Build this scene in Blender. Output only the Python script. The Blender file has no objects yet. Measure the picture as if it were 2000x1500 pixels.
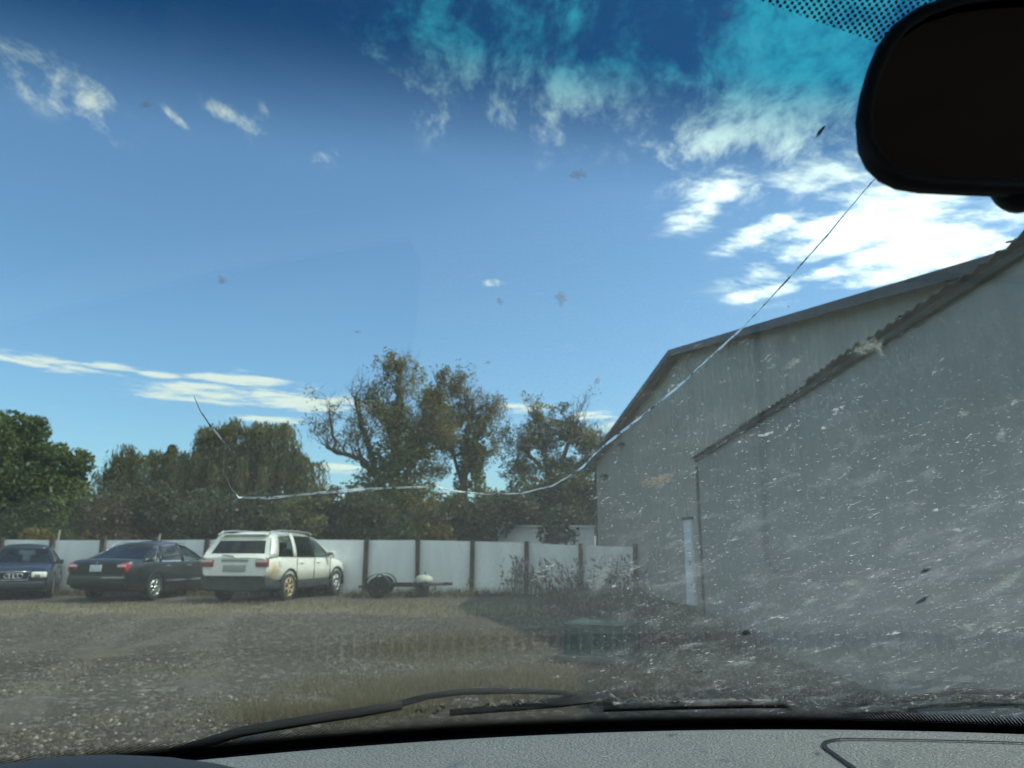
import bpy, bmesh, math, random
import numpy as np
from mathutils import Vector, Matrix, noise as mnoise

R = math.radians
random.seed(7)
rng = np.random.default_rng(11)
S = bpy.context.scene
C = S.collection

# ------------------------------------------------------------------ camera
CAM = Vector((0, 0, 1.30))
PITCH = R(12.4)
FPX = 1483.0
cd = bpy.data.cameras.new('camera')
cam = bpy.data.objects.new('camera', cd)
C.objects.link(cam)
cam.location = CAM
cam.rotation_euler = (math.pi / 2 + PITCH, 0, 0)
cd.sensor_width = 36
cd.lens = 36 * FPX / 2000
cd.clip_start = 0.02
cd.clip_end = 3000
cd.dof.use_dof = True
cd.dof.focus_distance = 0.74
cd.dof.aperture_fstop = 13.5
S.camera = cam

# ------------------------------------------------------------------ sun, sky
SUN_AZ, SUN_EL = R(88), R(50)
sdir = Vector((math.sin(SUN_AZ) * math.cos(SUN_EL), math.cos(SUN_AZ) * math.cos(SUN_EL), math.sin(SUN_EL)))
sl = bpy.data.lights.new('sun', 'SUN')
sl.energy = 2.6
sl.angle = R(0.53)
sl.color = (1.0, 0.95, 0.87)
so = bpy.data.objects.new('sun', sl)
C.objects.link(so)
so.rotation_euler = sdir.to_track_quat('Z', 'Y').to_euler()
so.location = (20, 20, 30)

W = bpy.data.worlds.new('World')
S.world = W
W.use_nodes = True
wt = W.node_tree
wt.nodes.clear()

S.view_settings.view_transform = 'Standard'
S.view_settings.look = 'None'
S.view_settings.gamma = 1
S.view_settings.use_curve_mapping = False
S.view_settings.exposure = 0.5
S.render.engine = 'CYCLES'
S.cycles.max_bounces = 6
S.cycles.diffuse_bounces = 2
S.cycles.glossy_bounces = 3
S.cycles.transmission_bounces = 4
S.cycles.transparent_max_bounces = 28
S.cycles.caustics_reflective = False
S.cycles.caustics_refractive = False
S.cycles.sample_clamp_indirect = 6
S.cycles.use_denoising = True
S.cycles.use_adaptive_sampling = True
S.cycles.adaptive_threshold = 0.03
S.cycles.use_light_tree = False
W.cycles.sampling_method = 'MANUAL'
W.cycles.sample_map_resolution = 512


def ray(px, py):
    xc = (px - 1000) / FPX
    yc = (750 - py) / FPX
    return Vector((xc, math.cos(PITCH) - yc * math.sin(PITCH), math.sin(PITCH) + yc * math.cos(PITCH)))


def P(px, py, Y):
    d = ray(px, py)
    return CAM + d * (Y / d.y)


class NT:
    """small helper round a node tree"""
    def __init__(s, t):
        s.t = t

    def n(s, typ, **kw):
        nd = s.t.nodes.new(typ)
        for k, v in kw.items():
            setattr(nd, k, v)
        return nd

    def put(s, sock, v):
        if v is None:
            return
        if isinstance(v, bpy.types.NodeSocket):
            s.t.links.new(v, sock)
        elif isinstance(v, (tuple, list, Vector)):
            v = tuple(v)
            if sock.type == 'RGBA' and len(v) == 3:
                v = v + (1,)
            sock.default_value = v
        else:
            sock.default_value = v

    def m(s, op, a, b=None, c=None, clamp=False):
        nd = s.n('ShaderNodeMath', operation=op, use_clamp=clamp)
        s.put(nd.inputs[0], a)
        s.put(nd.inputs[1], b)
        s.put(nd.inputs[2], c)
        return nd.outputs[0]

    def v(s, op, a, b=None, out=0):
        nd = s.n('ShaderNodeVectorMath', operation=op)
        s.put(nd.inputs[0], a)
        if op == 'SCALE':
            s.put(nd.inputs[3], b)
        else:
            s.put(nd.inputs[1], b)
        return nd.outputs[out]

    def mix(s, f, a, b, mode='MIX'):
        nd = s.n('ShaderNodeMix', data_type='RGBA', blend_type=mode)
        s.put(nd.inputs[0], f)
        s.put(nd.inputs[6], a)
        s.put(nd.inputs[7], b)
        return nd.outputs[2]

    def ss(s, x, lo, hi, a=0.0, b=1.0):
        nd = s.n('ShaderNodeMapRange', interpolation_type='SMOOTHSTEP')
        s.put(nd.inputs[0], x)
        for i, q in enumerate((lo, hi, a, b)):
            nd.inputs[i + 1].default_value = q
        return nd.outputs[0]

    def noise(s, vec, scale, detail=4, rough=0.5, dist=0.0, out=0):
        nd = s.n('ShaderNodeTexNoise')
        s.put(nd.inputs['Vector'], vec)
        nd.inputs['Scale'].default_value = scale
        nd.inputs['Detail'].default_value = detail
        nd.inputs['Roughness'].default_value = rough
        nd.inputs['Distortion'].default_value = dist
        return nd.outputs[out]

    def map(s, vec, scale=(1, 1, 1), rot=(0, 0, 0), loc=(0, 0, 0)):
        nd = s.n('ShaderNodeMapping')
        s.put(nd.inputs[0], vec)
        nd.inputs[1].default_value = loc
        nd.inputs[2].default_value = rot
        nd.inputs[3].default_value = scale
        return nd.outputs[0]

    def sep(s, vec):
        nd = s.n('ShaderNodeSeparateXYZ')
        s.put(nd.inputs[0], vec)
        return nd.outputs

    def comb(s, x, y, z):
        nd = s.n('ShaderNodeCombineXYZ')
        for i, q in enumerate((x, y, z)):
            s.put(nd.inputs[i], q)
        return nd.outputs[0]


# ---- the sky: Nishita with procedural clouds laid out by direction on the sky
wn = NT(wt)
tc = wn.n('ShaderNodeTexCoord').outputs['Generated']
sky = wn.n('ShaderNodeTexSky', sky_type='NISHITA')
sky.sun_disc = False
sky.sun_elevation = SUN_EL
sky.sun_rotation = SUN_AZ
sky.air_density = 1.0
sky.dust_density = 1.2
sky.ozone_density = 2.2
dirn = wn.v('NORMALIZE', tc)
dx, dy, dz = wn.sep(dirn)
zz = wn.m('ADD', wn.m('MAXIMUM', dz, 0.0), 0.16)
cp = wn.comb(wn.m('DIVIDE', dx, zz), wn.m('DIVIDE', dy, zz), 0.0)
warp = wn.noise(cp, 1.3, 3, 0.5, out=1)
cpw = wn.v('ADD', cp, wn.v('SCALE', warp, 0.35))
fine = wn.noise(wn.map(cpw, (1.0, 1.9, 1), (0, 0, R(-28))), 4.2, 7, 0.66)
wisp = wn.noise(wn.map(cpw, (1.75, 1.0, 1), (0, 0, R(-40))), 5.5, 7, 0.7, 0.12)
low = wn.noise(wn.map(wn.comb(wn.m('ARCTAN2', dx, dy), wn.m('MULTIPLY', dz, 3.2), 0.0), (1, 2.6, 1)), 13.0, 6, 0.66, 0.2)


def cloud(px, py, rx, ry, tilt=0.0, w=1.0):
    d = ray(px, py).normalized()
    r = Vector((d.y, -d.x, 0)).normalized()
    u = r.cross(d)
    ca, sa = math.cos(R(tilt)), math.sin(R(tilt))
    r2 = r * ca + u * sa
    u2 = u * ca - r * sa
    a = wn.v('DOT_PRODUCT', dirn, tuple(r2 * (FPX / rx)), 1)
    b = wn.v('DOT_PRODUCT', dirn, tuple(u2 * (FPX / ry)), 1)
    q = wn.m('ADD', wn.m('MULTIPLY', a, a), wn.m('MULTIPLY', b, b))
    return wn.m('DIVIDE', w, wn.m('MULTIPLY_ADD', q, q, 1.0))


def cmax(lst):
    o = lst[0]
    for q in lst[1:]:
        o = wn.m('MAXIMUM', o, q)
    return o


bank = cmax([cloud(400, 765, 120, 24), cloud(545, 775, 85, 26), cloud(470, 742, 90, 14), cloud(80, 708, 130, 11, -2), cloud(205, 716, 50, 9), cloud(310, 733, 40, 7),
             cloud(655, 915, 50, 10), cloud(660, 790, 90, 18), cloud(1010, 798, 70, 10), cloud(1160, 812, 50, 9), cloud(1215, 838, 60, 22), cloud(530, 822, 70, 7)])
puff = cmax([cloud(1385, 385, 72, 38, 28), cloud(1500, 440, 80, 20, 20), cloud(1600, 490, 130, 26, 12), cloud(1760, 400, 180, 60, 12), cloud(1900, 470, 230, 46, 8), cloud(1700, 505, 150, 20, 8),
             cloud(1640, 330, 100, 70, -10), cloud(1505, 568, 70, 12, 6), cloud(2200, 330, 260, 140, 0)])
wsp = cmax([cloud(1560, 100, 210, 150, 20, 1.5), cloud(1480, 220, 130, 60, 25, 1.3), cloud(1660, 220, 90, 60, 0, 1.2), cloud(740, 70, 50, 40, -20, .9), cloud(860, 90, 90, 130, 20, .85), cloud(1080, 110, 130, 140, 40, .8), cloud(960, 220, 60, 60, 30, .5), cloud(185, 205, 58, 28, -40, 1.0), cloud(75, 150, 75, 36, -15, .75),
            cloud(440, 228, 34, 18, -20, 1.15), cloud(478, 248, 30, 22, 0, 1.1), cloud(508, 222, 16, 22, 20, .9), cloud(640, 310, 60, 24, 10, .45), cloud(345, 232, 26, 7, -35, .5), cloud(965, 553, 22, 7, 0, .7), cloud(1400, 230, 120, 60, 30)])
d_bank = wn.ss(wn.m('ADD', wn.m('MULTIPLY', bank, 0.50), wn.m('MULTIPLY', wn.m('SUBTRACT', low, 0.5), 1.9)), 0.2, 0.62, 0, 0.9)
d_bank = wn.m('MULTIPLY', d_bank, wn.ss(bank, 0.04, 0.35))
d_puff = wn.ss(wn.m('ADD', wn.m('MULTIPLY', puff, 0.5), wn.m('MULTIPLY', wn.m('SUBTRACT', fine, 0.5), 2.3)), 0.12, 0.75)
d_puff = wn.m('MULTIPLY', d_puff, wn.ss(puff, 0.05, 0.4))
d_wsp = wn.ss(wn.m('ADD', wn.m('MULTIPLY', wsp, 0.42), wn.m('MULTIPLY', wn.m('SUBTRACT', wisp, 0.5), 2.4)), 0.10, 0.8, 0, 0.85)
d_wsp = wn.m('MULTIPLY', d_wsp, wn.ss(wsp, 0.05, 0.45))
# unseen clouds behind and beside the car, thickened to add white fill light
back = wn.ss(wn.m('ADD', wn.m('MULTIPLY', dy, -1.0), 0.0), -0.2, 0.3)
d_gen = wn.m('MULTIPLY', wn.m('MULTIPLY', wn.ss(fine, 0.40, 0.58, 0, 0.9), back), wn.ss(dz, 0.02, 0.15))
dens = wn.m('MAXIMUM', wn.m('MAXIMUM', d_bank, d_puff), wn.m('MAXIMUM', d_wsp, d_gen), clamp=True)
sund = wn.v('DOT_PRODUCT', dirn, tuple(sdir), 1)
glow = wn.ss(sund, 0.1, 0.75, 5.2, 10.5)
ccol = wn.v('SCALE', wn.comb(0.97, 1.0, 1.0), glow)
skyc = wn.mix(1.0, sky.outputs[0], (0.69, 0.86, 1.04, 1), 'MULTIPLY')
fin = wn.mix(dens, skyc, ccol)
bg = wn.n('ShaderNodeBackground')
wn.put(bg.inputs[0], fin)
bg.inputs[1].default_value = 0.15
wo = wn.n('ShaderNodeOutputWorld')
wt.links.new(bg.outputs[0], wo.inputs[0])


# ------------------------------------------------------------------ helpers
def mesh_obj(name, verts, faces, mat, parent=None, smooth=False, loc=None, mats=None, fmat=None, cols=None, uvs=None):
    me = bpy.data.meshes.new(name)
    me.from_pydata([tuple(v) for v in verts], [], [tuple(f) for f in faces])
    for q in (mats or [mat]):
        me.materials.append(q)
    if fmat is not None:
        me.polygons.foreach_set('material_index', np.array(fmat, dtype=np.int32))
    if smooth:
        me.polygons.foreach_set('use_smooth', np.ones(len(me.polygons), dtype=bool))
    me.update()
    o = bpy.data.objects.new(name, me)
    C.objects.link(o)
    o.parent = parent
    if loc is not None:
        o.location = loc
    return o


def quick_mesh(name, V, nq, mat, parent=None, col=None, k=4, smooth=False):
    """V: (n*k,3) loose k-gons"""
    me = bpy.data.meshes.new(name)
    n = nq
    me.vertices.add(n * k)
    me.vertices.foreach_set('co', np.asarray(V, dtype=np.float32).ravel())
    me.loops.add(n * k)
    me.loops.foreach_set('vertex_index', np.arange(n * k, dtype=np.int32))
    me.polygons.add(n)
    me.polygons.foreach_set('loop_start', np.arange(0, n * k, k, dtype=np.int32))
    if col is not None:
        a = me.attributes.new('tone', 'FLOAT', 'FACE')
        a.data.foreach_set('value', np.asarray(col, dtype=np.float32))
    me.materials.append(mat)
    me.update(calc_edges=True)
    me.validate()
    o = bpy.data.objects.new(name, me)
    C.objects.link(o)
    o.parent = parent
    return o


def empty(name, loc=(0, 0, 0), rz=0.0, parent=None):
    o = bpy.data.objects.new(name, None)
    C.objects.link(o)
    o.location = loc
    o.rotation_euler = (0, 0, rz)
    o.parent = parent
    return o


def tag(o, label=None, cat=None, group=None, kind=None):
    if label: o['label'] = label
    if cat: o['category'] = cat
    if group: o['group'] = group
    if kind: o['kind'] = kind
    return o


def box(c, s):
    x, y, z = c
    a, b, d = s[0] / 2, s[1] / 2, s[2] / 2
    V = [(x + i * a, y + j * b, z + k * d) for i in (-1, 1) for j in (-1, 1) for k in (-1, 1)]
    F = [(0, 1, 3, 2), (4, 6, 7, 5), (0, 4, 5, 1), (2, 3, 7, 6), (0, 2, 6, 4), (1, 5, 7, 3)]
    return V, F


def rbox(name, c, s, mat, parent=None, bev=0.01, seg=2, rot=None):
    bm = bmesh.new()
    bmesh.ops.create_cube(bm, size=1)
    bmesh.ops.scale(bm, vec=s, verts=bm.verts)
    if bev:
        bmesh.ops.bevel(bm, geom=bm.edges[:], offset=bev, segments=seg, profile=0.6, affect='EDGES')
    if rot is not None:
        bmesh.ops.rotate(bm, verts=bm.verts, matrix=rot)
    bmesh.ops.translate(bm, vec=c, verts=bm.verts)
    me = bpy.data.meshes.new(name)
    bm.to_mesh(me)
    bm.free()
    me.materials.append(mat)
    me.polygons.foreach_set('use_smooth', np.ones(len(me.polygons), dtype=bool))
    o = bpy.data.objects.new(name, me)
    C.objects.link(o)
    o.parent = parent
    return o


def join_vf(parts):
    V, F = [], []
    for v, f in parts:
        b = len(V)
        V += [tuple(q) for q in v]
        F += [tuple(i + b for i in q) for q in f]
    return V, F


def tube(pts, rad, n=6, cap=True):
    pts = [Vector(p) for p in pts]
    if not hasattr(rad, '__len__'):
        rad = [rad] * len(pts)
    V, F = [], []
    up = Vector((0, 0, 1))
    prev = None
    for i, p in enumerate(pts):
        d = (pts[min(i + 1, len(pts) - 1)] - pts[max(i - 1, 0)]).normalized()
        a = d.cross(up if abs(d.z) < 0.95 else Vector((1, 0, 0))).normalized()
        if prev is not None and a.dot(prev) < 0:
            a = -a
        prev = a
        b = d.cross(a)
        for k in range(n):
            t = 2 * math.pi * k / n
            V.append(p + (a * math.cos(t) + b * math.sin(t)) * rad[i])
    for i in range(len(pts) - 1):
        for k in range(n):
            F.append((i * n + k, i * n + (k + 1) % n, (i + 1) * n + (k + 1) % n, (i + 1) * n + k))
    if cap:
        F.append(tuple(range(n - 1, -1, -1)))
        F.append(tuple((len(pts) - 1) * n + k for k in range(n)))
    return V, F


def lathe(prof, n=28, axis='y'):
    V, F = [], []
    m = len(prof)
    for k in range(n):
        t = 2 * math.pi * k / n
        for r, h in prof:
            V.append((r * math.cos(t), h, r * math.sin(t)) if axis == 'y' else (r * math.cos(t), r * math.sin(t), h))
    for k in range(n):
        k2 = (k + 1) % n
        for i in range(m - 1):
            F.append((k * m + i, k * m + i + 1, k2 * m + i + 1, k2 * m + i))
    return V, F


# ------------------------------------------------------------------ materials
def principled(name, col, rough=0.6, metal=0.0, var=0.0, vscale=3.0, bump=0.0, bscale=40.0, coat=0.0, spec=0.5, col2=None, trans=0.0, stretch=(1, 1, 1)):
    m = bpy.data.materials.new(name)
    m.use_nodes = True
    t = NT(m.node_tree)
    b = m.node_tree.nodes['Principled BSDF']
    b.inputs['Roughness'].default_value = rough
    b.inputs['Metallic'].default_value = metal
    b.inputs['Specular IOR Level'].default_value = spec
    b.inputs['Coat Weight'].default_value = coat
    b.inputs['Coat Roughness'].default_value = 0.06
    co = t.n('ShaderNodeTexCoord').outputs['Object']
    if var > 0 or col2 is not None:
        c2 = col2 if col2 is not None else tuple(max(0, q * (1 - var)) for q in col)
        c1 = col if col2 is not None else tuple(min(1, q * (1 + var)) for q in col)
        nz = t.noise(t.map(co, stretch), vscale, 6, 0.62)
        t.put(b.inputs['Base Color'], t.mix(t.ss(nz, 0.33, 0.67), c1, c2))
    else:
        b.inputs['Base Color'].default_value = tuple(col) + (1,)
    if bump > 0:
        bn = t.n('ShaderNodeBump')
        bn.inputs['Strength'].default_value = bump
        bn.inputs['Distance'].default_value = 0.02
        t.put(bn.inputs['Height'], t.noise(co, bscale, 5, 0.6))
        m.node_tree.links.new(bn.outputs[0], b.inputs['Normal'])
    return m


def leaf_mat(name, c1, c2, c3=None):
    m = bpy.data.materials.new(name)
    m.use_nodes = True
    t = NT(m.node_tree)
    m.node_tree.nodes.clear()
    at = t.n('ShaderNodeAttribute', attribute_name='tone').outputs['Fac']
    col = t.mix(t.ss(at, 0.0, 0.75), c1, c2)
    if c3 is not None:
        col = t.mix(t.ss(at, 0.78, 0.92), col, c3)
    d = t.n('ShaderNodeBsdfDiffuse')
    tr = t.n('ShaderNodeBsdfTranslucent')
    gl = t.n('ShaderNodeBsdfGlossy')
    gl.inputs['Roughness'].default_value = 0.5
    t.put(d.inputs[0], col)
    t.put(tr.inputs[0], col)
    mx = t.n('ShaderNodeMixShader')
    mx.inputs[0].default_value = 0.52
    m.node_tree.links.new(d.outputs[0], mx.inputs[1])
    m.node_tree.links.new(tr.outputs[0], mx.inputs[2])
    m2 = t.n('ShaderNodeMixShader')
    m2.inputs[0].default_value = 0.03
    m.node_tree.links.new(mx.outputs[0], m2.inputs[1])
    m.node_tree.links.new(gl.outputs[0], m2.inputs[2])
    o = t.n('ShaderNodeOutputMaterial')
    m.node_tree.links.new(m2.outputs[0], o.inputs[0])
    return m


BLACK = principled('black plastic', (0.012, 0.012, 0.014), 0.55, var=0.3, vscale=8)
RUBBER = principled('tyre rubber', (0.025, 0.025, 0.025), 0.85, var=0.4, vscale=12)
CHROME = principled('chrome', (0.75, 0.75, 0.75), 0.15, 1.0)
ALLOY = principled('wheel alloy', (0.55, 0.55, 0.54), 0.32, 0.9, var=0.2, vscale=8)
BARK = principled('bark', (0.075, 0.062, 0.05), 0.9, var=0.4, vscale=3)

# ------------------------------------------------------------------ ground
gm = bpy.data.materials.new('gravel ground')
gm.use_nodes = True
g = NT(gm.node_tree)
gb = gm.node_tree.nodes['Principled BSDF']
gco = g.n('ShaderNodeTexCoord').outputs['Object']
big = g.noise(gco, 0.22, 5, 0.6)
mid = g.noise(gco, 1.6, 6, 0.65)
fin_ = g.noise(gco, 24, 6, 0.75)
vor = g.n('ShaderNodeTexVoronoi')
g.put(vor.inputs['Vector'], gco)
vor.inputs['Scale'].default_value = 19
pe = g.sep(vor.outputs['Color'])[0]
base = g.mix(g.ss(fin_, 0.35, 0.7), (0.05, 0.041, 0.031), (0.128, 0.108, 0.085))
base = g.mix(g.ss(pe, 0.75, 0.98, 0, 0.6), base, (0.33, 0.31, 0.28))
base = g.mix(g.ss(mid, 0.5, 0.72, 0, 0.65), base, (0.12, 0.1, 0.068))
base = g.mix(g.ss(big, 0.5, 0.7, 0, 0.5), base, (0.095, 0.08, 0.062))
# worn strip of dry grass along the parking row, and dark earth near the fence
gx, gy, gz = g.sep(gco)
yy = g.m('ADD', gy, g.m('MULTIPLY', g.m('SUBTRACT', mid, 0.5), 5.0))
strip = g.m('MULTIPLY', g.ss(yy, 15.5, 17.5), g.ss(yy, 18.2, 20.5, 1, 0))
base = g.mix(g.m('MULTIPLY', strip, g.ss(gx, 1.0, -6.0, 0.15, 0.7)), base, (0.25, 0.205, 0.135))
base = g.mix(g.ss(yy, 20, 23.5, 0, 0.7), base, (0.085, 0.075, 0.055))
for (cx, sl_) in ((-2.6, -0.34), (-4.1, -0.34), (-6.2, -0.10), (-7.7, -0.10)):
    dl = g.m('ABSOLUTE', g.m('ADD', g.m('SUBTRACT', gx, g.m('MULTIPLY', gy, sl_)), g.m('ADD', -cx - 2.2, g.m('MULTIPLY', g.m('SUBTRACT', big, .5), 1.2))))
    base = g.mix(g.m('MULTIPLY', g.ss(dl, 0.32, 0.1), g.ss(mid, .35, .6, .15, .6)), base, (0.17, 0.145, 0.115))
g.put(gb.inputs['Base Color'], base)
gb.inputs['Roughness'].default_value = 0.95
gb.inputs['Specular IOR Level'].default_value = 0.2
bp = g.n('ShaderNodeBump')
bp.inputs['Strength'].default_value = 1.0
bp.inputs['Distance'].default_value = 0.03
g.put(bp.inputs['Height'], g.m('ADD', fin_, g.m('MULTIPLY', vor.outputs['Distance'], -0.8)))
gm.node_tree.links.new(bp.outputs[0], gb.inputs['Normal'])
NG = 80
gv, gf = [], []
xs = np.concatenate([np.linspace(-900, -24, 12), np.linspace(-20, 12, NG), np.linspace(16, 900, 12)])
ys = np.concatenate([np.linspace(-500, -3, 8), np.linspace(0, 30, NG), np.linspace(34, 1500, 12)])


def gz_(x, y):
    if -20 <= x <= 12 and 0 <= y <= 30:
        e = min(1, (x + 20) / 3, (12 - x) / 3, y / 3, (30 - y) / 3)
        return e * (0.07 * mnoise.noise(Vector((x * 0.35, y * 0.35, 3.1))) + 0.025 * mnoise.noise(Vector((x * 1.3, y * 1.3, 7.7))))
    return 0.0


for y in ys:
    for x in xs:
        gv.append((x, y, gz_(x, y)))
nx = len(xs)
for j in range(len(ys) - 1):
    for i in range(nx - 1):
        gf.append((j * nx + i, j * nx + i + 1, (j + 1) * nx + i + 1, (j + 1) * nx + i))
tag(mesh_obj('ground', gv, gf, gm, smooth=True), kind='structure')

# ---- loose stones
def stone_field(name, label, n, mat, ymin, ymax, size, xr=(-0.82, 0.5), ypow=1.7):
    u = rng.random(n)
    Y = ymin + (ymax - ymin) * u ** ypow
    X = Y * (xr[0] + (xr[1] - xr[0]) * rng.random(n))
    rut = np.abs(((X * 0.92 + Y * 0.4) % 3.4) - 1.2)
    keep = np.array([mnoise.noise(Vector((x * 0.5, y * 0.5, 1.0))) + 0.45 * mnoise.noise(Vector((x * 2.1, y * 2.1, 5.0))) > -0.25 + 0.35 * random.random() for x, y in zip(X, Y)])
    X, Y = X[keep], Y[keep]
    n = len(X)
    sz = size * (0.45 + rng.random(n) ** 2.2 * 1.5)
    octv = np.array([(1, 0, 0), (0, 1, 0), (-1, 0, 0), (0, -1, 0), (0, 0, 1), (0, 0, -1)], float)
    tri = np.array([(0, 1, 4), (1, 2, 4), (2, 3, 4), (3, 0, 4), (1, 0, 5), (2, 1, 5), (3, 2, 5), (0, 3, 5)])
    V = octv[None] * (0.65 + 0.6 * rng.random((n, 6, 1)))
    V[:, :, 2] *= 0.62
    a = rng.random(n) * 6.28
    ca, sa = np.cos(a)[:, None], np.sin(a)[:, None]
    x2 = V[:, :, 0] * ca - V[:, :, 1] * sa
    y2 = V[:, :, 0] * sa + V[:, :, 1] * ca
    V = np.stack([x2, y2, V[:, :, 2]], -1) * sz[:, None, None]
    Z = np.array([gz_(x, y) for x, y in zip(X, Y)])
    V += np.stack([X, Y, Z + sz * 0.12], -1)[:, None]
    T = V[:, tri].reshape(-1, 3)
    tone = np.repeat(rng.random(n), 8)
    o = quick_mesh(name, T, n * 8, mat, col=tone, k=3)
    return tag(o, label, 'gravel', kind='stuff')


def tone_mat(name, c1, c2, c3, rough=0.9):
    m = bpy.data.materials.new(name)
    m.use_nodes = True
    t = NT(m.node_tree)
    b = m.node_tree.nodes['Principled BSDF']
    at = t.n('ShaderNodeAttribute', attribute_name='tone').outputs['Fac']
    col = t.mix(t.ss(at, 0.0, 0.8), c1, c2)
    col = t.mix(t.ss(at, 0.86, 0.97), col, c3)
    t.put(b.inputs['Base Color'], col)
    b.inputs['Roughness'].default_value = rough
    b.inputs['Specular IOR Level'].default_value = 0.25
    return m


STONE = tone_mat('gravel stones', (0.054, 0.045, 0.036), (0.135, 0.117, 0.097), (0.33, 0.3, 0.265))
stone_field('gravel', 'loose grey gravel scattered over the yard', 90000, STONE, 4.5, 17, 0.0125)

# ---- dry grass
def grass_field(name, label, spots, mat, h, w):
    """spots: (x,y,sx,sy,n)"""
    pts = []
    for (x, y, sx, sy, n) in spots:
        q = np.stack([x + rng.normal(0, sx, n), y + rng.normal(0, sy, n)], -1)
        k = np.array([mnoise.noise(Vector((a * 1.4, b * 1.4, 9.0))) > -0.28 for a, b in q])
        pts.append(q[k])
    pts = np.concatenate(pts)
    n = len(pts)
    Z = np.array([gz_(a, b) for a, b in pts])
    hh = h * (0.35 + rng.random(n) * 0.95)
    a = rng.random(n) * 6.28
    lean = rng.normal(0, 0.42, (n, 2)) * hh[:, None]
    ww = w * (0.6 + rng.random(n) * 0.8)
    px = np.cos(a) * ww
    py = np.sin(a) * ww
    V = np.zeros((n, 3, 3))
    V[:, 0] = np.stack([pts[:, 0] - px, pts[:, 1] - py, Z - 0.01], -1)
    V[:, 1] = np.stack([pts[:, 0] + px, pts[:, 1] + py, Z - 0.01], -1)
    V[:, 2] = np.stack([pts[:, 0] + lean[:, 0], pts[:, 1] + lean[:, 1], Z + hh], -1)
    o = quick_mesh(name, V.reshape(-1, 3), n, mat, col=rng.random(n), k=3)
    return tag(o, label, 'grass', kind='stuff')


DRY = leaf_mat('dry grass blades', (0.15, 0.117, 0.066), (0.30, 0.235, 0.135), (0.135, 0.135, 0.055))
STRAW = leaf_mat('straw blades', (0.22, 0.18, 0.11), (0.42, 0.36, 0.24), (0.16, 0.15, 0.08))
BRUSH = leaf_mat('brown weeds', (0.095, 0.078, 0.055), (0.19, 0.155, 0.105), (0.26, 0.21, 0.135))
def gp(px, py):
    d = ray(px, py)
    return CAM + d * (-CAM.z / d.z)


sp = []
for (px, py, sx, sy, n) in [(560, 1400, .28, .18, 3000), (700, 1385, .35, .3, 4500), (820, 1350, .4, .35, 5000), (950, 1335, .45, .5, 6000), (1080, 1320, .5, .6, 5000),
                            (860, 1270, .7, .7, 3500), (1000, 1240, .9, .8, 2200), (640, 1345, .3, .4, 1500), (1230, 1330, .5, .6, 3500), (1400, 1300, .5, .8, 3500)]:
    q = gp(px, py)
    sp.append((q.x, q.y, sx, sy, n))
grass_field('dry_grass', 'patch of dry yellowish grass in front of the car hood', sp, DRY, 0.085, 0.0035)
sp = []
for i in range(26):
    px = -60 + i * 44
    q = gp(px, 1186 + random.uniform(-7, 12))
    sp.append((q.x, q.y, 0.7, 0.45, 420))
grass_field('straw', 'pale straw lying on the ground before the parked cars', sp, STRAW, 0.09, 0.008)
sp = []
for i in range(30):
    x = -17.5 + i * 0.72
    sp.append((x, 24.0 - 0.035 * (x + 17) + random.uniform(-.5, .1), 0.4, 0.25, random.randint(150, 420)))
for i in range(26):
    q = Vector((random.uniform(1.3, 3.2), random.uniform(16.5, 22.5), 0))
    sp.append((q.x, q.y, 0.35, 0.5, 520))
for i in range(14):
    sp.append((random.uniform(2.1, 3.2), random.uniform(11, 17), 0.3, 0.5, 420))
grass_field('brown_weeds', 'matted brown weeds along the fence and the metal wall', sp, BRUSH, 0.24, 0.010)


# ------------------------------------------------------------------ corrugated building
def wall_metal(name, c1, c2, streak=0.5):
    m = bpy.data.materials.new(name)
    m.use_nodes = True
    t = NT(m.node_tree)
    b = m.node_tree.nodes['Principled BSDF']
    co = t.n('ShaderNodeTexCoord').outputs['Object']
    st = t.noise(t.map(co, (1.6, 1.6, 0.12)), 2.2, 6, 0.65)
    sp_ = t.noise(co, 0.7, 5, 0.6)
    col = t.mix(t.ss(st, 0.38, 0.68, 0, streak), c1, c2)
    col = t.mix(t.ss(sp_, 0.5, 0.75, 0, 0.4), col, (0.2, 0.17, 0.13))
    t.put(b.inputs['Base Color'], col)
    b.inputs['Roughness'].default_value = 0.55
    b.inputs['Metallic'].default_value = 0.15
    return m


GALV = wall_metal('weathered galvanised sheet', (0.37, 0.352, 0.305), (0.28, 0.26, 0.22))
GALV2 = wall_metal('grey painted sheet', (0.29, 0.288, 0.26), (0.24, 0.236, 0.212))
TRIM = principled('dark trim', (0.04, 0.043, 0.045), 0.5, var=0.3)

FAR = P(1168, 1100, 29.0); FAR.z = 0
wdir = Vector((0.1129, -0.9936, 0)).normalized()
wnorm = Vector((wdir.y, -wdir.x, 0))          # out of the wall, to the left (-X)


def wall_t(px):
    k = ray(px, 1000); s_ = k.x / k.y
    # FAR + t*wdir : x = s*y
    return (s_ * FAR.y - FAR.x) / (wdir.x - s_ * wdir.y)


def zat(px, py, Y):
    return P(px, py, Y).z


tA = wall_t(1345)
pA = FAR + wdir * tA
HA = zat(1345, 690, pA.y)
HE = zat(1172, 905, FAR.y)
tN = 2 * tA + 2.2
bld = empty('metal_shed', FAR)
tag(bld, 'large grey corrugated metal shed with a low gable roof', 'shed')


def bl(t, out, z):
    """point on the gable: t along the wall, out of it, height; local to the shed"""
    v = wdir * t + wnorm * out
    return Vector((v.x, v.y, z))


def gable_z(t):
    return HE + (HA - HE) * (1 - abs(t - tA) / tA)


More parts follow.
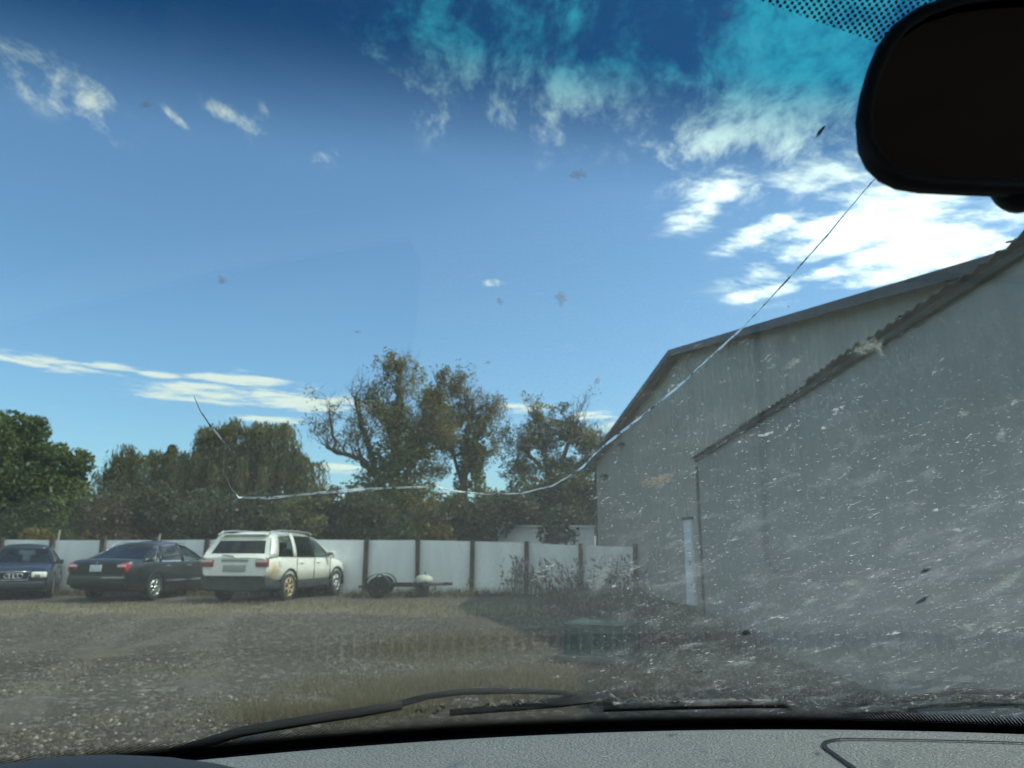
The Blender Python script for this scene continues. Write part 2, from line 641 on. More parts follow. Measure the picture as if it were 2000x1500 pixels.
n_r = int(tN / 0.075)
V, F = [], []
for i in range(n_r + 1):
    t = tN * i / n_r
    o_ = (0.0, 0.0, 0.012, 0.012)[i % 4]
    V.append(bl(t, o_, -0.1)); V.append(bl(t, o_, gable_z(t)))
for i in range(n_r):
    F.append((2 * i, 2 * i + 1, 2 * i + 3, 2 * i + 2))
mesh_obj('gable_wall', V, F, GALV, bld)
BW = 22.0
for nm, t in (('side_wall', tN - 0.03), ('far_wall', 0.03)):
    V, F = [], []
    m_ = 120
    for i in range(m_ + 1):
        o_ = -BW * i / m_ - 0.02
        e = (0.0, 0.0, 0.022, 0.022)[i % 4] * (1 if nm == 'side_wall' else -1)
        V.append(bl(t + e, o_, -0.1)); V.append(bl(t + e, o_, gable_z(t) - 0.02))
    for i in range(m_):
        F.append((2 * i, 2 * i + 1, 2 * i + 3, 2 * i + 2))
    mesh_obj(nm, V, F, GALV, bld)
# roof, two slopes with real thickness, ribbed
for sgn in (-1, 1):
    V, F = [], []
    te = -0.25 if sgn < 0 else tN + 0.25
    ze = HA - (HA - HE) / tA * abs(te - tA)
    m_ = 90
    for i in range(m_ + 1):
        o_ = 0.3 - (BW + 0.5) * i / m_
        e = (0.0, 0.03)[i % 2]
        for (t, z) in ((tA, HA + 0.06), (te, ze + 0.06), (te, ze), (tA, HA)):
            V.append(bl(t, o_, z + e))
    for i in range(m_):
        for k in range(4):
            a, b = i * 4 + k, i * 4 + (k + 1) % 4
            F.append((a, b, b + 4, a + 4))
    F += [(0, 1, 2, 3), tuple(m_ * 4 + q for q in (3, 2, 1, 0))]
    rf = mesh_obj('roof', V, F, GALV, bld)
    # rake trim board on the gable edge
    V, F = [], []
    for (t, z) in ((tA, HA), (te, ze)):
        for (o_, dz_) in ((0.305, 0.075), (0.335, 0.075), (0.335, -0.085), (0.305, -0.085)):
            V.append(bl(t, o_, z + dz_))
    for k in range(4):
        F.append((k, (k + 1) % 4, 4 + (k + 1) % 4, 4 + k))
    F += [(3, 2, 1, 0), (4, 5, 6, 7)]
    mesh_obj('rake_trim', V, F, TRIM, bld)
V, F = join_vf([box((0, 0, 0), (1, 1, 1))])
# corner trims
for t in (0.0, tN):
    V, F = [], []
    for z in (-0.05, gable_z(t) - 0.05):
        for (a, b) in ((-0.06, 0.05), (0.09, 0.05), (0.09, -0.06), (-0.06, -0.06)):
            V.append(bl(t + a * (1 if t == 0 else -1), b, z))
    for k in range(4):
        F.append((k, (k + 1) % 4, 4 + (k + 1) % 4, 4 + k))
    mesh_obj('corner_trim', V, F, TRIM, bld)
# white door seen at a slant
DOORW = principled('white door paint', (0.72, 0.74, 0.77), 0.5, var=0.06, vscale=2)
t0, t1 = wall_t(1338), wall_t(1353)


def wall_slab(name, ta, tb, z0, z1, o0, o1, mat, parent):
    V = [bl(t, o_, z) for t in (ta, tb) for o_ in (o0, o1) for z in (z0, z1)]
    F = [(0, 1, 3, 2), (4, 6, 7, 5), (0, 4, 5, 1), (2, 3, 7, 6), (0, 2, 6, 4), (1, 5, 7, 3)]
    return mesh_obj(name, V, F, mat, parent)


ztop = zat(1345, 1016, (FAR + wdir * t0).y)
dr = wall_slab('door', t0, t1, 0.03, ztop, 0.0, 0.06, DOORW, bld)
wall_slab('frame', t0 - 0.06, t1 + 0.06, ztop + 0.003, ztop + 0.06, 0.0, 0.08, TRIM, dr)
wall_slab('handle', t1 - 0.16, t1 - 0.1, 0.95, 1.1, 0.062, 0.11, CHROME, dr)
# two small wall lamps near the far corner
for (px, py) in ((1222, 869), (1186, 930)):
    t = wall_t(px); q = FAR + wdir * t
    z = zat(px, py, q.y)
    L = wall_slab('wall_lamp', t - 0.25, t + 0.25, z - 0.05, z + 0.05, 0.02, 0.16, TRIM, bld)
    wall_slab('lens', t - 0.2, t + 0.2, z - 0.075, z - 0.052, 0.05, 0.14, principled('lamp lens', (.5, .5, .48), .3), L)

# ---- lean-to with a corrugated edge in front of the gable wall
LY = 15.6
lc = P(1372, 1100, LY); lc.z = 0
HL = zat(1372, 892, LY)
ldir = Vector((math.sin(R(3.1)), math.cos(R(3.1)), 0))          # along the wall, going away
lnorm = Vector((-ldir.y, ldir.x, 0))                            # towards the left
lean = empty('lean_to', lc)
tag(lean, 'lower grey lean-to with ragged corrugated roof edge against the metal shed', 'lean-to')
LL = 13.6


def ll(t, out, z):
    v = -ldir * t + lnorm * out
    return Vector((v.x, v.y, z))


V, F = [], []
n_r = int(LL / 0.09)
for i in range(n_r + 1):
    t = LL * i / n_r
    o_ = (0.0, 0.0, 0.008, 0.008)[i % 4]
    V.append(ll(t, o_, -0.1)); V.append(ll(t, o_, HL - 0.05))
for i in range(n_r):
    F.append((2 * i, 2 * i + 2, 2 * i + 3, 2 * i + 1))
mesh_obj('wall', V, F, GALV2, lean)
for t, o2 in ((0.02, -0.55), (LL - 0.02, -1.1)):
    V = [ll(t, o_, z) for o_ in (-0.002, o2) for z in (-0.1, HL - 0.06)]
    mesh_obj('end_wall', V, [(0, 2, 3, 1)], GALV2, lean)
# roof sheets: each with its own overhang, so that the edge is ragged
nsh = 17
OLDROOF = principled('rusting roof sheet', (0.085, 0.08, 0.072), 0.7, 0.2, var=.35, vscale=2)
EAVE = principled('shade black eave board', (0.025, 0.024, 0.022), 0.85, var=.3)  # near black colour stands for the shade under the roof overhang
wS = LL / nsh
for k in range(nsh):
    ov = 0.085 + random.uniform(-0.03, 0.04)
    dz_ = random.uniform(-0.012, 0.02)
    V, F = [], []
    m_ = 16
    for i in range(m_ + 1):
        t = k * wS + (wS + 0.02) * i / m_ - 0.05
        e = 0.014 * math.cos(i * math.pi / 2)
        for (o_, z) in ((ov, HL - 0.02), (-1.15, HL + 0.12)):
            V.append(ll(t, o_, z + e + dz_ + 0.004 * (k % 2)))
            V.append(ll(t, o_, z + e + dz_ + 0.004 * (k % 2) - 0.012))
    for i in range(m_):
        a = i * 4
        F += [(a, a + 2, a + 6, a + 4), (a + 1, a + 5, a + 7, a + 3), (a, a + 4, a + 5, a + 1), (a + 2, a + 3, a + 7, a + 6)]
    mesh_obj('roof_sheet', V, F, OLDROOF, lean)
V = [ll(t, o_, z) for t in (0, LL) for o_ in (0.06, 0.005) for z in (HL - 0.11, HL - 0.06)]
mesh_obj('eave_board', V, box((0, 0, 0), (1, 1, 1))[1], EAVE, lean)
V = [ll(t, o_, z) for t in (-0.03, 0.07) for o_ in (0.04, -0.05) for z in (-0.05, HL - 0.21)]
mesh_obj('corner_post', V, box((0, 0, 0), (1, 1, 1))[1], TRIM, lean)

# ---- white outbuilding behind the fence
wsY = 31.0
a = P(972, 1040, wsY); b = P(1161, 1040, wsY)
zt = zat(1150, 1028, wsY)
WH = principled('white siding', (0.62, 0.64, 0.66), 0.6, var=0.08, vscale=2)
ob = empty('white_outbuilding', (a.x, wsY, 0))
tag(ob, 'low white outbuilding standing behind the fence and bushes', 'outbuilding')
wd = b.x - a.x
mesh_obj('wall', *box((wd / 2, 1.5, zt / 2 - 0.05), (wd, 3.0, zt)), WH, ob)
mesh_obj('roof', *box((wd / 2, 1.5, zt + 0.0), (wd + 0.16, 3.2, 0.08)), principled('pale roof', (.5, .52, .53), .6), ob)

# ------------------------------------------------------------------ fence
PANEL = principled('white fence sheet', (0.78, 0.80, 0.81), 0.55, var=0.09, vscale=1.6, stretch=(1, 1, .3))
POST = principled('brown post wood', (0.07, 0.055, 0.042), 0.85, var=0.35, vscale=4)
fence = empty('sheet_fence', (0, 24.6, 0))
tag(fence, 'white sheet fence with dark brown posts behind the parked cars', 'fence')
posts = [(-190, 1053), (-92, 1053), (6, 1054), (105, 1055), (205, 1055), (305, 1055), (405, 1054), (509, 1053), (613, 1054), (716, 1055), (818, 1055), (922, 1057), (1027, 1060), (1133, 1066), (1238, 1068)]


def fpt(px):
    s_ = ray(px, 1060).x / ray(px, 1060).y
    # the fence line: Y = 25.4 at px 0, 23.7 at px 1238
    Y = 25.35 - (px / 1238) * 1.65
    return Vector((s_ * Y, Y, 0))


fp = [(fpt(px), zat(px, py, fpt(px).y)) for px, py in posts]
off = Vector((0, -24.6, 0))
for i, (q, zt) in enumerate(fp):
    w_ = 0.13 + random.uniform(-.012, .015)
    lean_ = random.uniform(-0.03, 0.03)
    V = []
    for z, dx_ in ((-0.2, 0), (zt + 0.05 + random.uniform(-.02, .05), lean_)):
        for (a, b) in ((-1, -1), (1, -1), (1, 1), (-1, 1)):
            V.append(q + off + Vector((a * w_ / 2 + dx_, b * w_ / 2 - 0.07, z)))
    F = [(0, 1, 5, 4), (1, 2, 6, 5), (2, 3, 7, 6), (3, 0, 4, 7), (4, 5, 6, 7)]
    mesh_obj('post', V, F, POST, fence)
    if i + 1 < len(fp):
        q2, zt2 = fp[i + 1]
        V, F = [], []
        m_ = 10
        for k in range(m_ + 1):
            f_ = (k + 0.0) / m_
            p_ = q.lerp(q2, 0.004 + f_ * 0.992) + off
            bow = 0.02 * math.sin(f_ * math.pi) * random.uniform(.2, 1)
            zz_ = zt + (zt2 - zt) * f_
            for (dy_, z) in ((0.0 + bow, -0.08), (bow, zz_), (0.02 + bow, zz_), (0.02 + bow, -0.08)):
                V.append(p_ + Vector((0, dy_, z)))
        for k in range(m_):
            for e in range(4):
                F.append((k * 4 + e, k * 4 + (e + 1) % 4, k * 4 + 4 + (e + 1) % 4, k * 4 + 4 + e))
        F += [(3, 2, 1, 0), tuple(m_ * 4 + e for e in range(4))]
        mesh_obj('panel', V, F, PANEL, fence)
STAKE = principled('weathered stake', (0.22, 0.21, 0.185), 0.8, var=0.3, vscale=6)
for (px, tx, ty, lb) in ((104, 117, 1035, 'pale stake leaning up past the fence beside the dark blue sedan'), (303, 313, 1042, 'pale stake sticking up over the fence behind the black sedan')):
    q = fpt(px) + Vector((0, 0.12, 0))
    top = P(tx, ty, q.y)
    tp = Vector((top.x, q.y, top.z))
    V, F = tube([(0, 0, -0.2), (tp - q) * 0.5, tp - q], [0.036, 0.032, 0.028], 8)
    s_ = mesh_obj('leaning_stake', V, F, STAKE, None, True, loc=q)
    tag(s_, lb, 'stake')


# ------------------------------------------------------------------ trees
def leaf_cloud(clumps, Y, size, dens, gap=0.0, depth=0.8, shell=0.5, seed=0.0):
    """clumps (px,py,rx,ry,weight) in picture measure at distance Y -> leaf quads in world space"""
    out = []
    for (px, py, rx, ry, w) in clumps:
        c = P(px, py, Y)
        sx = rx / FPX * Y
        sz = ry / FPX * Y
        n = int(dens * w * sx * sz * 12.0)
        q = rng.normal(size=(n, 3))
        q /= np.linalg.norm(q, axis=1)[:, None]
        r = rng.random(n) ** shell
        q *= r[:, None]
        q = q * np.array([sx, sx * depth, sz]) + np.array(c)
        sc_ = 1.1
        k = np.array([mnoise.noise(Vector((a[0] * sc_, a[1] * sc_, a[2] * sc_ + seed))) + 0.6 * mnoise.noise(Vector((a[0] * 2.7, a[1] * 2.7, a[2] * 2.7 + seed))) > gap for a in q])
        out.append(q[k] if n else q)
    return np.concatenate(out)


def leaf_quads(pts, size, aspect=1.6, droop=None):
    n = len(pts)
    a = rng.normal(size=(n, 3))
    if droop is not None:
        a = a * 0.35 + np.array([0, 0, -1.0]) * droop
    a /= np.linalg.norm(a, axis=1)[:, None]
    b = rng.normal(size=(n, 3))
    b -= (b * a).sum(1)[:, None] * a
    b /= np.linalg.norm(b, axis=1)[:, None] + 1e-9
    s = size * (0.6 + 0.8 * rng.random(n))[:, None]
    a = a * s * aspect * 0.5
    b = b * s * 0.5
    V = np.stack([pts - a, pts + b * 0.9 - a * 0.1, pts + a, pts - b * 0.9 - a * 0.1], 1)
    return V.reshape(-1, 3)


def tones(pts, seed=0.0):
    return np.array([0.5 + 0.55 * mnoise.noise(Vector((a[0] * 0.55, a[1] * 0.55, a[2] * 0.55 + seed))) for a in pts]) + rng.normal(0, 0.16, len(pts))


def limb(p0, p1, r0, r1, bend=0.12, n=6):
    p0, p1 = Vector(p0), Vector(p1)
    L = (p1 - p0).length
    o = Vector((random.uniform(-1, 1), random.uniform(-1, 1), random.uniform(0, .6))) * L * bend
    pts = [p0.lerp(p1, k / 4) + o * math.sin(math.pi * k / 4) for k in range(5)]
    return tube(pts, [r0 + (r1 - r0) * k / 4 for k in range(5)], n, cap=False)


def twigs(p, d, L, r, lev, acc, tips, up=0.12, spread=0.65):
    d = d.normalized()
    n = 3
    pts = [p]
    cur = d.copy()
    for k in range(n):
        cur = (cur + Vector((random.gauss(0, .18), random.gauss(0, .18), random.gauss(up, .15)))).normalized()
        pts.append(pts[-1] + cur * L / n)
    acc.append(tube(pts, [r, r * .85, r * .7, r * .5], 5 if r > 0.03 else 3, cap=False))
    if lev == 0:
        tips.append(pts[-1]); tips.append(pts[-2])
        return
    for k in range(random.choice((2, 3, 3, 4))):
        j = random.choice((1, 2, 3, 3))
        nd = (cur + Vector((random.gauss(0, spread), random.gauss(0, spread), random.gauss(0.1, spread * .7)))).normalized()
        twigs(pts[j], nd, L * random.uniform(.55, .82), r * random.uniform(.45, .62), lev - 1, acc, tips, up, spread)


def tree(name, label, group, base_px, Y, clumps, mat, size=0.16, dens=60, gap=-0.1, trunk_r=0.22, cat='tree', shell=0.5, aspect=1.6, limbs=True, depth=0.8, extra=None, bark=BARK, seed=None, fork=0.45):
    seed = random.uniform(0, 90) if seed is None else seed
    bp_ = P(base_px, 1060, Y); bp_.z = 0
    t = empty(name, bp_)
    tag(t, label, cat, group)
    pts = leaf_cloud(clumps, Y, size, dens, gap, depth, shell, seed)
    if extra is not None:
        pts = np.concatenate([pts, extra])
    pts = pts - np.array(bp_)
    pts = pts[pts[:, 2] > 0.05]
    quick_mesh('crown', leaf_quads(pts, size, aspect), len(pts), mat, t, tones(pts + np.array(bp_), seed))
    acc = []
    mz = np.mean([P(c[0], c[1], Y).z for c in clumps])
    top = Vector((random.uniform(-.2, .2), 0, max(0.5, mz * fork)))
    acc.append(tube([(0, 0, -0.2), top * 0.5 + Vector((.05, 0, 0)), top], [trunk_r * 1.2, trunk_r, trunk_r * .85], 9))
    for c in clumps:
        q = P(c[0], c[1], Y) - bp_
        acc.append(limb(top, q, trunk_r * .6, trunk_r * .12, .1))
        if limbs:
            for k in range(5):
                e = Vector(pts[random.randrange(len(pts))])
                if (e - q).length < 2.2:
                    acc.append(limb(top.lerp(q, random.uniform(.5, 1)), e, trunk_r * .16, trunk_r * .03, .15, 4))
    V, F = join_vf(acc)
    mesh_obj('trunk', V, F, bark, t, True)
    return t


MAPLE = leaf_mat('maple leaves', (0.05, 0.086, 0.021), (0.134, 0.182, 0.039), (0.208, 0.216, 0.045))
WILLOW = leaf_mat('willow leaves', (0.085, 0.09, 0.04), (0.185, 0.185, 0.075), (0.23, 0.215, 0.09))
OLIVE = leaf_mat('thinning leaves', (0.102, 0.097, 0.036), (0.223, 0.187, 0.061), (0.27, 0.268, 0.065))
IVY = leaf_mat('ivy leaves', (0.059, 0.085, 0.025), (0.138, 0.16, 0.041), (0.23, 0.213, 0.051))
LACY = leaf_mat('lacy grey green leaves', (0.069, 0.085, 0.043), (0.146, 0.16, 0.069))
SCRUB = leaf_mat('dark scrub leaves', (0.042, 0.053, 0.023), (0.094, 0.097, 0.043), (0.142, 0.114, 0.046))
RUST = leaf_mat('rusty leaves', (0.07, 0.045, 0.025), (0.13, 0.085, 0.05), (0.15, 0.11, 0.04))
GOLD = leaf_mat('golden leaves', (0.12, 0.10, 0.025), (0.22, 0.16, 0.03), (0.09, 0.10, 0.03))

tree('maple_tree', 'dense rounded green tree towering over the dark blue sedan', 'trees behind the fence', 20, 34,
     [(10, 850, 70, 50, 1), (65, 840, 34, 30, 1), (20, 920, 110, 70, 1), (105, 900, 60, 38, 1), (150, 905, 36, 28, 1), (-60, 900, 110, 110, 1), (70, 970, 105, 62, 1), (10, 1020, 130, 60, 1), (110, 1030, 60, 45, 1), (130, 960, 42, 45, 1), (-90, 1010, 110, 80, 1)],
     MAPLE, 0.12, 170, -0.22, 0.28, shell=0.42)


def willow(name, label, base_px, Y, heads, n_str, lmin, lmax, trunk_r):
    bp_ = P(base_px, 1060, Y); bp_.z = 0
    t = empty(name, bp_)
    tag(t, label, 'tree', 'trees behind the fence')
    pts, dirs = [], []
    acc = [tube([(0, 0, -.2), (.1, 0, 1.5), (0, 0, 3.0)], [trunk_r * 1.2, trunk_r, trunk_r * .8], 9)]
    for (px, py, rx, ry, w) in heads:
        c = P(px, py, Y) - bp_
        sx, sz = rx / FPX * Y, ry / FPX * Y
        acc.append(limb((0, 0, 2.6), c, trunk_r * .6, trunk_r * .15, .1))
        subs = []
        for k in range(13):
            q = Vector((random.gauss(0, 1), random.gauss(0, 1), random.gauss(0, 1))).normalized()
            q.z = abs(q.z) if random.random() < .8 else q.z
            subs.append((q, random.uniform(.6, 1.12)))
        for i in range(int(n_str * w)):
            q, ff_ = random.choice(subs)
            e = c + Vector((q.x * sx, q.y * sx * .8, q.z * sz)) * ff_ + Vector((random.gauss(0, .17), random.gauss(0, .17), random.gauss(0, .1)))
            if i % 7 == 0:
                acc.append(limb(c, e, 0.035, 0.01, .2, 4))
            L = random.uniform(lmin, lmax)
            out = Vector((q.x, q.y, 0)) * .5
            p_ = e.copy()
            m_ = int(L / 0.16)
            for k in range(m_):
                f_ = k / m_
                p_ = p_ + (out * (0.35 * (1 - f_) ** 2) + Vector((random.gauss(0, .07), random.gauss(0, .07), 0.25 * (1 - f_) ** 3 - 1.0 * min(1, .25 + f_ * 2)))).normalized() * 0.16
                if p_.z < .3:
                    break
                pts.append(tuple(p_ + Vector((random.gauss(0, .05), random.gauss(0, .05), 0))))
    pts = np.array(pts)
    quick_mesh('crown', leaf_quads(pts, 0.075, 3.4, 1.0), len(pts), WILLOW, t, tones(pts + np.array(bp_), 4.0))
    V, F = join_vf(acc)
    mesh_obj('trunk', V, F, BARK, t, True)


willow('willow_tree', 'tall weeping willow with hanging strands rising behind the white suv', 490, 42,
       [(430, 865, 50, 38, 1), (480, 850, 60, 32, 1), (530, 855, 45, 38, 1), (580, 915, 40, 40, 1), (450, 930, 70, 50, 1.1), (540, 940, 70, 50, 1.2), (600, 970, 32, 40, .7), (390, 910, 36, 40, .8), (490, 900, 70, 50, 1)], 300, 1.2, 3.4, 0.4)
willow('willow_tree', 'smaller weeping willow with drooping left edge behind the black sedan', 290, 45,
       [(262, 905, 34, 34, 1), (300, 905, 45, 32, 1), (350, 925, 45, 36, 1), (250, 960, 45, 40, 1), (310, 970, 70, 45, 1), (370, 975, 60, 45, 1), (208, 935, 22, 22, .25)], 270, 1.0, 3.0, 0.32)
# pointed conifer top between the willows
cb = P(318, 1060, 50); cb.z = 0
tz = zat(318, 872, 50)
cf = empty('conifer', cb)
tag(cf, 'dark pointed conifer tip peeking above the smaller willow', 'tree', 'trees behind the fence')
q = rng.random(9000)
h_ = tz * (0.25 + 0.75 * q)
rad_ = (1 - (h_ / tz)) * 3.2 * np.sqrt(rng.random(9000)) + 0.05
an = rng.random(9000) * 6.28
cpts = np.stack([rad_ * np.cos(an), rad_ * np.sin(an), h_ - rad_ * .25], -1)
quick_mesh('crown', leaf_quads(cpts, .22, 1.8), len(cpts), SCRUB, cf, rng.random(len(cpts)))
mesh_obj('trunk', *tube([(0, 0, -.2), (0, 0, tz * .95)], [.25, .03], 8), BARK, cf, True)


# half bare tree, limb by limb
def bare_tree(name, label, base_px, Y, stems, clumps_by_mat, lev=3):
    bp_ = P(base_px, 1060, Y); bp_.z = 0
    t = empty(name, bp_)
    tag(t, label, 'tree', 'trees behind the fence')
    acc, tips = [], []
    for (pl, r0, r1, nt, tl) in stems:
        pts = []
        dz_ = random.uniform(-1.2, 1.2)
        for i, (px, py) in enumerate(pl):
            q = P(px, py, Y) - bp_
            q.y += dz_ * i / len(pl)
            pts.append(q)
        sm = []
        for i in range(len(pts) - 1):
            for k in range(4):
                sm.append(pts[i].lerp(pts[i + 1], k / 4) + Vector((random.gauss(0, .05), random.gauss(0, .05), random.gauss(0, .03))))
        sm.append(pts[-1])
        rr = [r0 + (r1 - r0) * i / (len(sm) - 1) for i in range(len(sm))]
        acc.append(tube(sm, rr, 7, cap=False))
        for k in range(nt):
            j = random.randrange(len(sm) // 3, len(sm))
            d = (sm[j] - sm[max(0, j - 3)]).normalized() + Vector((random.gauss(0, .55), random.gauss(0, .55), random.gauss(.25, .3)))
            twigs(sm[j], d, tl * .72 * random.uniform(.7, 1.2), max(.022, rr[j] * .45), lev, acc, tips)
        twigs(sm[-1], sm[-1] - sm[-3], tl * .6, r1 * .8, lev, acc, tips)
    V, F = join_vf(acc)
    mesh_obj('trunk', V, F, BARK, t, True)
    for (nm, clumps, mat, size, dens, gap) in clumps_by_mat:
        pts = leaf_cloud(clumps, Y, size, dens, gap, .8, .5, random.uniform(0, 50)) - np.array(bp_)
        pts = pts[pts[:, 2] > 0.1]
        quick_mesh(nm, leaf_quads(pts, size), len(pts), mat, t, tones(pts + np.array(bp_), 2.0))
    # a few leaves left on the twig ends
    tp = np.array([tuple(q) for q in tips])
    tp = np.repeat(tp, 2, 0) + rng.normal(0, .12, (len(tp) * 2, 3))
    k = np.array([mnoise.noise(Vector((a[0] * .5, a[1] * .5, a[2] * .5 + 3))) > 0.14 for a in tp])
    tp = tp[k]
    quick_mesh('crown', leaf_quads(tp, .08), len(tp), OLIVE, t, tones(tp, 8.0))


bare_tree('half_bare_tree', 'tallest tree, half bare with crooked limbs and ivy clad trunk', 770, 37,
          [([(770, 1075), (768, 960), (772, 860), (776, 805), (776, 765)], .34, .06, 17, 1.3),
           ([(765, 1000), (735, 930), (700, 893), (655, 882), (628, 866)], .22, .05, 13, 1.1),
           ([(655, 882), (650, 845), (640, 800)], .10, .04, 6, 1.0),
           ([(745, 945), (722, 885), (702, 820), (697, 800), (692, 775)], .17, .04, 8, 1.1),
           ([(775, 900), (760, 840), (745, 795)], .13, .04, 7, 1.1),
           ([(780, 960), (815, 880), (842, 820), (856, 778)], .18, .05, 8, 1.1)],
          [('foliage', [(750, 715, 26, 26, .35), (780, 712, 44, 22, .3), (815, 730, 24, 24, .35), (770, 770, 60, 40, .25), (865, 735, 18, 30, .5), (840, 775, 30, 18, .6), (765, 815, 50, 40, .45), (722, 810, 34, 34, .3), (800, 840, 46, 46, .5), (700, 850, 40, 40, .25), (835, 850, 40, 40, .5), (775, 765, 85, 50, .2), (760, 830, 95, 60, .22), (830, 800, 50, 50, .3), (720, 780, 40, 50, .12), (850, 795, 36, 46, .4), (868, 845, 36, 40, .45)], OLIVE, .065, 460, -.14),
           ('ivy', [(775, 900, 62, 60, 1), (745, 960, 68, 62, 1.1), (800, 980, 68, 60, 1.1), (765, 1030, 100, 48, 1.1), (720, 1010, 60, 40, 1), (815, 890, 40, 50, .8), (780, 850, 40, 40, .6)], IVY, .11, 130, -.15)])
bare_tree('half_bare_tree', 'leaning tree with yellow green tufts beside the tallest tree', 912, 38.5,
          [([(905, 1075), (905, 960), (912, 860), (915, 815), (908, 778)], .25, .05, 9, 1.2),
           ([(908, 930), (935, 850), (956, 815), (964, 795)], .14, .04, 8, 1.1),
           ([(905, 960), (885, 880), (868, 815)], .13, .04, 6, 1.0)],
          [('foliage', [(905, 742, 30, 22, .6), (885, 762, 24, 18, .7), (900, 780, 26, 18, .4), (862, 870, 36, 34, .9), (850, 915, 34, 26, .6), (930, 830, 34, 40, .35), (965, 800, 30, 34, .3), (890, 830, 34, 40, .5), (950, 880, 30, 40, .5), (905, 790, 50, 50, .3), (935, 850, 50, 60, .3), (860, 820, 36, 50, .35)], OLIVE, .065, 460, -.14),
           ('ivy', [(920, 880, 30, 50, 1), (918, 950, 34, 60, 1.2), (910, 1010, 50, 50, 1.1), (950, 980, 45, 30, .8), (890, 1010, 40, 40, 1)], IVY, .11, 140, -.15)])
bare_tree('lacy_tree', 'airy fine leaved grey green tree beside the metal shed', 1075, 34,
          [([(1080, 1075), (1075, 960), (1065, 880), (1056, 850), (1052, 828)], .2, .04, 10, 1.1),
           ([(1078, 940), (1105, 880), (1124, 850), (1127, 828)], .13, .03, 9, 1.0),
           ([(1075, 930), (1035, 890), (1010, 872)], .12, .03, 9, 1.0),
           ([(1085, 950), (1140, 905), (1168, 882)], .12, .03, 8, 1.0)],
          [('foliage', [(1055, 815, 40, 28, .7), (1100, 810, 32, 26, .6), (1040, 855, 50, 34, .55), (1110, 855, 52, 40, .7), (1155, 870, 38, 36, .6), (1005, 880, 32, 36, .7), (990, 850, 30, 30, .4), (1080, 905, 60, 30, .45), (1010, 920, 40, 24, .8), (1140, 910, 50, 28, .9)], LACY, .06, 640, -.13)])

bushes = [
    ('dark scrub bush behind the gap between maple and smaller willow', SCRUB, 31, [(200, 1010, 60, 48, 1), (240, 1000, 50, 40, 1)], .13),
    ('rusty brown bush standing behind the fence over the black sedan', RUST, 29, [(205, 1030, 34, 40, 1), (232, 1020, 26, 44, .8), (225, 1060, 46, 30, 1)], .12),
    ('golden bush glowing low over the fence under the maple', GOLD, 28.5, [(75, 1055, 30, 22, 1), (60, 1045, 20, 14, .7), (172, 1050, 10, 26, .7)], .12),
    ('dense dark bush behind the black sedan roof', SCRUB, 30, [(300, 1015, 60, 50, 1), (350, 1020, 60, 46, 1), (290, 970, 60, 34, .8)], .14),
    ('shadowy bush directly behind the white suv', SCRUB, 31, [(430, 1020, 70, 48, 1), (500, 1010, 70, 50, 1), (400, 985, 50, 34, .8)], .14),
    ('pale green bush rising past the nose of the white suv', WILLOW, 30, [(590, 1010, 50, 50, .9), (620, 990, 26, 46, .7), (560, 1030, 40, 30, 1)], .12),
    ('dark tangle of bush between suv and small trailer', SCRUB, 31, [(670, 985, 46, 44, 1), (720, 1010, 60, 50, 1), (650, 1030, 50, 36, 1)], .13),
    ('bush with yellowing leaves over the small trailer', GOLD, 29.5, [(838, 1010, 22, 44, .55), (808, 1000, 16, 36, .4), (860, 1035, 26, 26, .6)], .11),
    ('dark bush behind the fence right of the small trailer', SCRUB, 30.5, [(880, 1010, 60, 50, 1), (950, 1010, 60, 48, 1), (1000, 985, 50, 30, .8)], .13),
    ('low dark hedge under the airy tree by the outbuilding', SCRUB, 33, [(1040, 965, 60, 36, 1), (1110, 950, 60, 36, 1), (1150, 975, 36, 36, 1), (1000, 1000, 50, 30, 1), (1090, 1000, 80, 34, 1)], .14),
    ('dark shaggy shrub in front of the white outbuilding', SCRUB, 27.5, [(1095, 1025, 30, 36, 1), (1075, 1045, 30, 24, .8), (1112, 1040, 20, 26, .8)], .11),
]
bushes.append(('long dark hedge filling the view low behind all the trees', SCRUB, 46, [(120 + i * 46, 1030 + random.uniform(-12, 8), 40, 42, .6) for i in range(23)], .26))
for (lb, mt, Y, cl, sz) in bushes:
    tree('bush', lb, 'bushes behind the fence', cl[0][0], Y, cl, mt, sz * .8, 190, -0.25, 0.07, cat='bush', limbs=True, shell=.45)

# tall dry stalks before the fence
V, n = [], 0
for i in range(190):
    px = random.choice((random.gauss(1010, 14), random.gauss(1050, 16), random.gauss(1120, 24), random.gauss(1175, 22), random.gauss(1215, 20), random.uniform(830, 1240)))
    q = fpt(px) + Vector((0, random.uniform(-1.6, -.4), 0))
    h_ = random.uniform(.3, 1.25) * (0.6 if px < 960 else 1)
    top = q + Vector((random.gauss(0, .16) * h_, random.gauss(0, .1), h_))
    w_ = Vector((.007, 0, 0))
    V += [q - w_, q + w_, top + w_ * .4, top - w_ * .4]; n += 1
    for k in range(5):
        f_ = random.uniform(.35, 1)
        b_ = q.lerp(top, f_)
        e = b_ + Vector((random.gauss(0, .07), random.gauss(0, .05), random.uniform(.03, .12)))
        s_ = Vector((.014, 0, .008))
        V += [b_ - s_, b_ + s_, e + s_, e - s_]; n += 1
tag(quick_mesh('dry_stalks', np.array([tuple(q) for q in V]), n, BRUSH, col=rng.random(n)), 'tall dry weed stalks standing against the white fence', 'weeds', kind='stuff')

